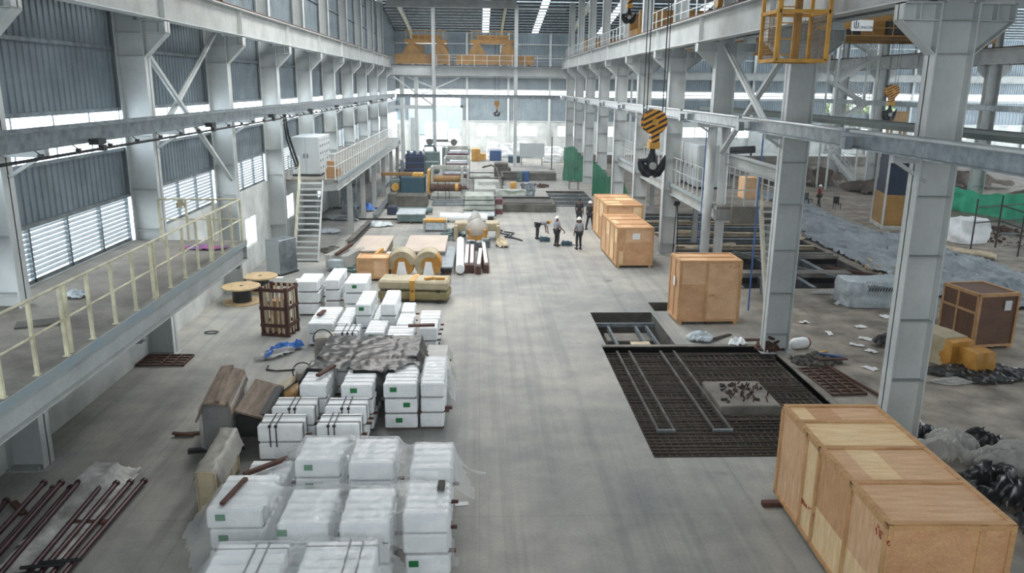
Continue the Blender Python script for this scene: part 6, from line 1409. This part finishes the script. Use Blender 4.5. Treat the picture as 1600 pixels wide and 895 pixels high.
# dark duct beyond and white low wall of the neighbouring bay
b = MB((33, 98, 0)); b.rbox(16, 52, 96, 111, 0, .12, .03); tag(b.build('daylit_floor_slab', m_white), 'broad white slab standing in for daylit floor at far end of neighbouring bay', 'slab')  # white slab puts the daylight on the far floor into its colour
b = MB((22, 95.5, 0)); b.rbox(12, 52, 95.4, 96.0, 0, 1.0, .03); tag(b.build('low_wall', m_conc), 'low concrete wall crossing the far end of the neighbouring bay', 'wall')
b = MB((30, 97, 2.2)); b.tube((29, 97, 1.4), (34, 97, 1.7), .45, n=16); b.bar((30, 97, 0), (30, 97, 1.2), .2); b.bar((33.6, 97, 0), (33.6, 97, 1.4), .2); tag(b.build('dark_duct', m_dark, None, False), 'dark round duct in front of the bright far window', 'duct')
for i, (x, w) in enumerate(((47, 3.5), (42.5, 1.5))): b = MB((x, 80, 6.2)); b.box(x-w/2, x+w/2, 79.5, 80.5, 5.4, 6.9); b.box(x-w/2-.05, x+w/2+.05, 79.4, 80.6, 5.3, 5.4); [b.box(x+sx*w*.45-.1, x+sx*w*.45+.1, 79.5+k*.8, 79.7+k*.8, 0, 5.35) for sx in (-1, 1) for k in (0, 1)]; tag(b.build('ochre_housing', m_crane), '%s ochre machine housing behind the far columns, right' % ['wider', 'narrower'][i], 'machine', 'ochre housings')

# ================================================================== PEOPLE
def person(label, loc, rz, bend=0, shirt=m_shirt, trousers=m_trou, helmet=m_helm, sc=1.0, arms=0, stride=0, vest=None):
    t = thing('person', label, 'person', loc, rz)
    hip = Vector((0, 0, .94))
    def up(x, y, z):
        v = Vector((x, y, z))-hip; v = Matrix.Rotation(-bend, 3, 'X')@v; return v+hip
    pv = hip; sp = up(0, 0, 1.15); ch = up(0, 0, 1.36); nk = up(0, 0, 1.49); hd = up(0, .02, 1.60); tp = up(0, .02, 1.72); ns = up(0, .115, 1.60)
    V = [pv, sp, ch, nk, hd, tp]; E_ = [(0, 1), (1, 2), (2, 3), (3, 4), (4, 5)]; Rr = [.135, .125, .14, .055, .095, .06]
    def add(p, par, r): V.append(Vector(p)); E_.append((par, len(V)-1)); Rr.append(r); return len(V)-1
    add(ns, 4, .022)
    J = {}
    for sg in (-1, 1):
        sh = up(sg*.17, 0, 1.40); fwd = Vector((0, .12*arms if sg > 0 else .05, 0))
        el = sh+Vector((sg*.06, -.02, -.27))+fwd*.3; wr_ = el+Vector((sg*.0, .06, -.24))+fwd
        if bend > .3: el = sh+Vector((sg*.04, .1, -.26)); wr_ = el+Vector((0, .04, -.24))
        a = add(sh, 2, .062); c = add(el, a, .043); d = add(wr_, c, .028); pm = wr_+Vector((0, .02, -.07)); e = add(pm, d, .036)
        for k in range(4):
            f0 = pm+Vector((sg*.0, -.03+.021*k, -.05-.004*(k in (1, 2)))); i1 = add(f0, e, .0095); add(f0+Vector((-sg*.012, .004, -.035-.006*(k in (1, 2)))), i1, .008)
        th = add(pm+Vector((-sg*.01, .045, -.01)), e, .010); add(pm+Vector((-sg*.02, .06, -.045)), th, .008)
        J[sg] = (sh, el, wr_)
        hp_ = add((sg*.09, 0, .90), 0, .09); st_ = stride*sg
        kn = Vector((sg*.10, .03+st_*.18, .50)); an = Vector((sg*.11, -.02+st_*.34, .10))
        if bend > .3: kn.y -= .02
        k_ = add(kn, hp_, .06); an_ = add(an, k_, .042); add(an+Vector((0, .13, -.06)), an_, .035); J[sg] += (Vector((sg*.09, 0, .90)), kn, an)
    def skin(name, V, E_, Rr, mt, lv=1):
        me = bpy.data.meshes.new(name); me.from_pydata([tuple(v) for v in V], E_, []); me.materials.append(mt)
        o = bpy.data.objects.new(name, me); COL.objects.link(o); o.parent = t
        md = o.modifiers.new('skin', 'SKIN'); md.use_smooth_shade = True
        if not me.skin_vertices: pass
        for i, r in enumerate(Rr): me.skin_vertices[0].data[i].radius = (r, r)
        me.skin_vertices[0].data[0].use_root = True
        s2 = o.modifiers.new('smooth', 'SUBSURF'); s2.levels = lv; s2.render_levels = lv
        return o
    skin('body', V, E_, Rr, m_skin, 2)
    V2 = [pv-Vector((0, 0, .02)), sp, ch, up(0, 0, 1.43)]; E2 = [(0, 1), (1, 2), (2, 3)]; R2 = [.16, .152, .165, .085]
    for sg in (-1, 1): sh, el, w_ = J[sg][:3]; n_ = len(V2); V2 += [sh, sh.lerp(el, .9)]; E2 += [(2, n_), (n_, n_+1)]; R2 += [.082, .062]
    skin('shirt', V2, E2, R2, shirt)
    V3 = [pv]; E3 = []; R3 = [.155]
    for sg in (-1, 1): hp_, kn, an = J[sg][3:]; n_ = len(V3); V3 += [hp_, kn, an+Vector((0, 0, .01))]; E3 += [(0, n_), (n_, n_+1), (n_+1, n_+2)]; R3 += [.108, .08, .062]
    skin('trousers', V3, E3, R3, trousers)
    for sg in (-1, 1):
        an = J[sg][5]; b = MB(); b.rbox(an.x-.05, an.x+.05, an.y-.09, an.y+.19, .0, .10, .025); b.build('boot', m_boot, t)
    for sg in (-1, 1):
        b = MB(); c = up(sg*.034, .105, 1.625); b.obox(c, (.022, .01, .012)); b.build('eye', m_paper, t)
    if helmet is None: b = MB(); c = up(0, 0, 1.66); b.lathe([(.1, -.02), (.105, .02), (.085, .07), (.04, .1), (.001, .105)], c, 14); b.build('hair', m_black, t, True)
    else:
        b = MB(); pr = [(.115, 0), (.12, .02), (.118, .06), (.095, .11), (.05, .14), (.001, .148)]; M_ = Matrix.Rotation(-bend, 3, 'X'); c = up(0, .01, 1.64)
        bb = MB(); bb.lathe(pr, (0, 0, 0), 16); bb.lathe([(.115, 0), (.15, -.005), (.15, .004), (.118, .012)], (0, .015, 0), 16)
        bb.v = [M_@v+c for v in bb.v]; bb.build('helmet', helmet, t, True)
    t.scale = (sc,)*3
    return t
person('worker bending over with yellow helmet, leftmost of the group on the aisle', (3.55, 46.9, 0), -1.35, bend=1.45, helmet=m_helmy)
person('worker in grey shirt and white helmet standing beside the bending one', (4.52, 44.75, 0), -1.0, arms=2)
person('worker in grey shirt and white helmet standing with back to camera, nearest', (5.68, 43.8, 0), .25, sc=1.05)
person('bareheaded person in black standing just left of the larger crate', (6.62, 51.2, 0), -.4, shirt=m_darkc, helmet=None, sc=1.08)
person('person in dark clothes with white helmet striding past the larger crate', (7.2, 50.3, 0), -.6, shirt=m_darkc, stride=.8, sc=1.05)
person('worker in red vest standing far in the neighbouring bay', (26.7, 60.5, 0), .6, shirt=m_red, stride=.5)
person('person in pink shirt at the far right behind the green net', (44.6, 69.5, 0), .6, shirt=m_pink)
for i, (x, y, lab) in enumerate(((3.95, 46.2, 'dark coil of hose at the feet of the bending worker'), (5.13, 44.95, 'dark coil of hose on the floor between the two grey-shirted workers'))):
    b = MB((x, y, .02)); P = []
    for k in range(90): a = k*.35; r = .26+.05*math.sin(k*.9); P.append((x+r*math.cos(a), y+r*math.sin(a), .04+.20*(k/90)+.02*math.sin(k*1.7)))
    b.pipe(P, .035, 6); tag(b.build('hose_coil', m_teal, None, True), lab, 'hose coil', 'hose coils')
b = MB((4.9, 44.3, .02)); b.pipe([(4.4, 45.3, .02), (4.8, 45.1, .02), (5.5, 45.1, .02), (6.0, 45.0, .02)], .015); tag(b.build('hose', m_black), 'thin dark hose running along the floor between the workers', 'hose')

# ================================================================== OUTSIDE
b = MB((-6, 150, 0)); corrug(b, 'y', 150, -14, -1, 0, 5.2, .8, .1, -1); b.box(-14, -1, 150.1, 160, 0, 5.1); tag(b.build('outside_shed', mat('outside_blue_sheet', '#93a9b8', .6)), 'blue-grey shed standing outside beyond the open far door', 'building')
t = thing('parked_truck', 'white truck standing outside beyond the open far door', 'truck', (-6.0, 124, 0))
b = MB(); b.rbox(-2.2, 1.2, -1.2, 1.2, .9, 3.4, .1); b.build('load_box', m_wrap, t)
b = MB(); b.rbox(1.3, 3.0, -1.1, 1.1, .6, 2.4, .15); b.build('cab', m_wrap, t)
for x in (-1.5, 2.2): b = MB(); b.tube((x, -1.25, .5), (x, -.9, .5), .5, n=18); b.tube((x, .9, .5), (x, 1.25, .5), .5, n=18); b.build('wheels', m_black, t)
b = MB(); b.box(-2.1, 2.9, -.9, .9, .5, .9); b.build('chassis', m_dark, t)
qq = random.Random(9)
for i, (x, y) in enumerate(((54, 130), (59, 134), (66, 131), (49, 135))):
    t = thing('leafy_tree', 'green tree outside the far wall of the neighbouring bay, %s' % ['second from left', 'third from left', 'rightmost', 'leftmost'][i], 'tree', (x, y, 0), 0, 'trees outside')
    b = MB(); b.tube((0, 0, 0), (.3, 0, 5), .3, .15, 8); b.tube((.2, 0, 3.5), (1.8, .5, 6), .14, .06, 6); b.tube((.2, 0, 3.2), (-1.6, .3, 5.6), .13, .05, 6); b.build('trunk', m_trunk, t)
    b = MB()
    for k in range(1500):
        u = Vector((qq.gauss(0, 1), qq.gauss(0, 1), qq.gauss(0, 1))).normalized()*qq.uniform(.55, 1); c = Vector((u.x*3.8, u.y*3.8, 6.2+u.z*3)); s_ = qq.uniform(.18, .4)
        M_ = Euler((qq.random()*6, qq.random()*6, qq.random()*6)).to_matrix(); b.add([c+M_@Vector(p) for p in ((-s_, -s_*.6, 0), (s_, -s_*.6, 0), (s_, s_*.6, 0), (-s_, s_*.6, 0))], [(0, 1, 2, 3)])
    b.build('foliage', m_grass, t)

# ================================================================== HAZE (dusty, humid hall air)
hz = bpy.data.materials.new('dusty_air'); hz.use_nodes = True; N = hz.node_tree.nodes; N.remove(N['Principled BSDF'])
vs_ = N.new('ShaderNodeVolumeScatter'); vs_.inputs['Color'].default_value = (.92, .96, 1, 1); vs_.inputs['Density'].default_value = .0009; vs_.inputs['Anisotropy'].default_value = .25
hz.node_tree.links.new(vs_.outputs[0], N['Material Output'].inputs['Volume'])
b = MB((20, 60, 0)); b.box(-11.3, 60, 8, 111.5, -.02, 10.8); tag(b.build('air_haze', hz), 'thin dusty haze filling the air of the whole hall', 'haze', None, 'stuff')
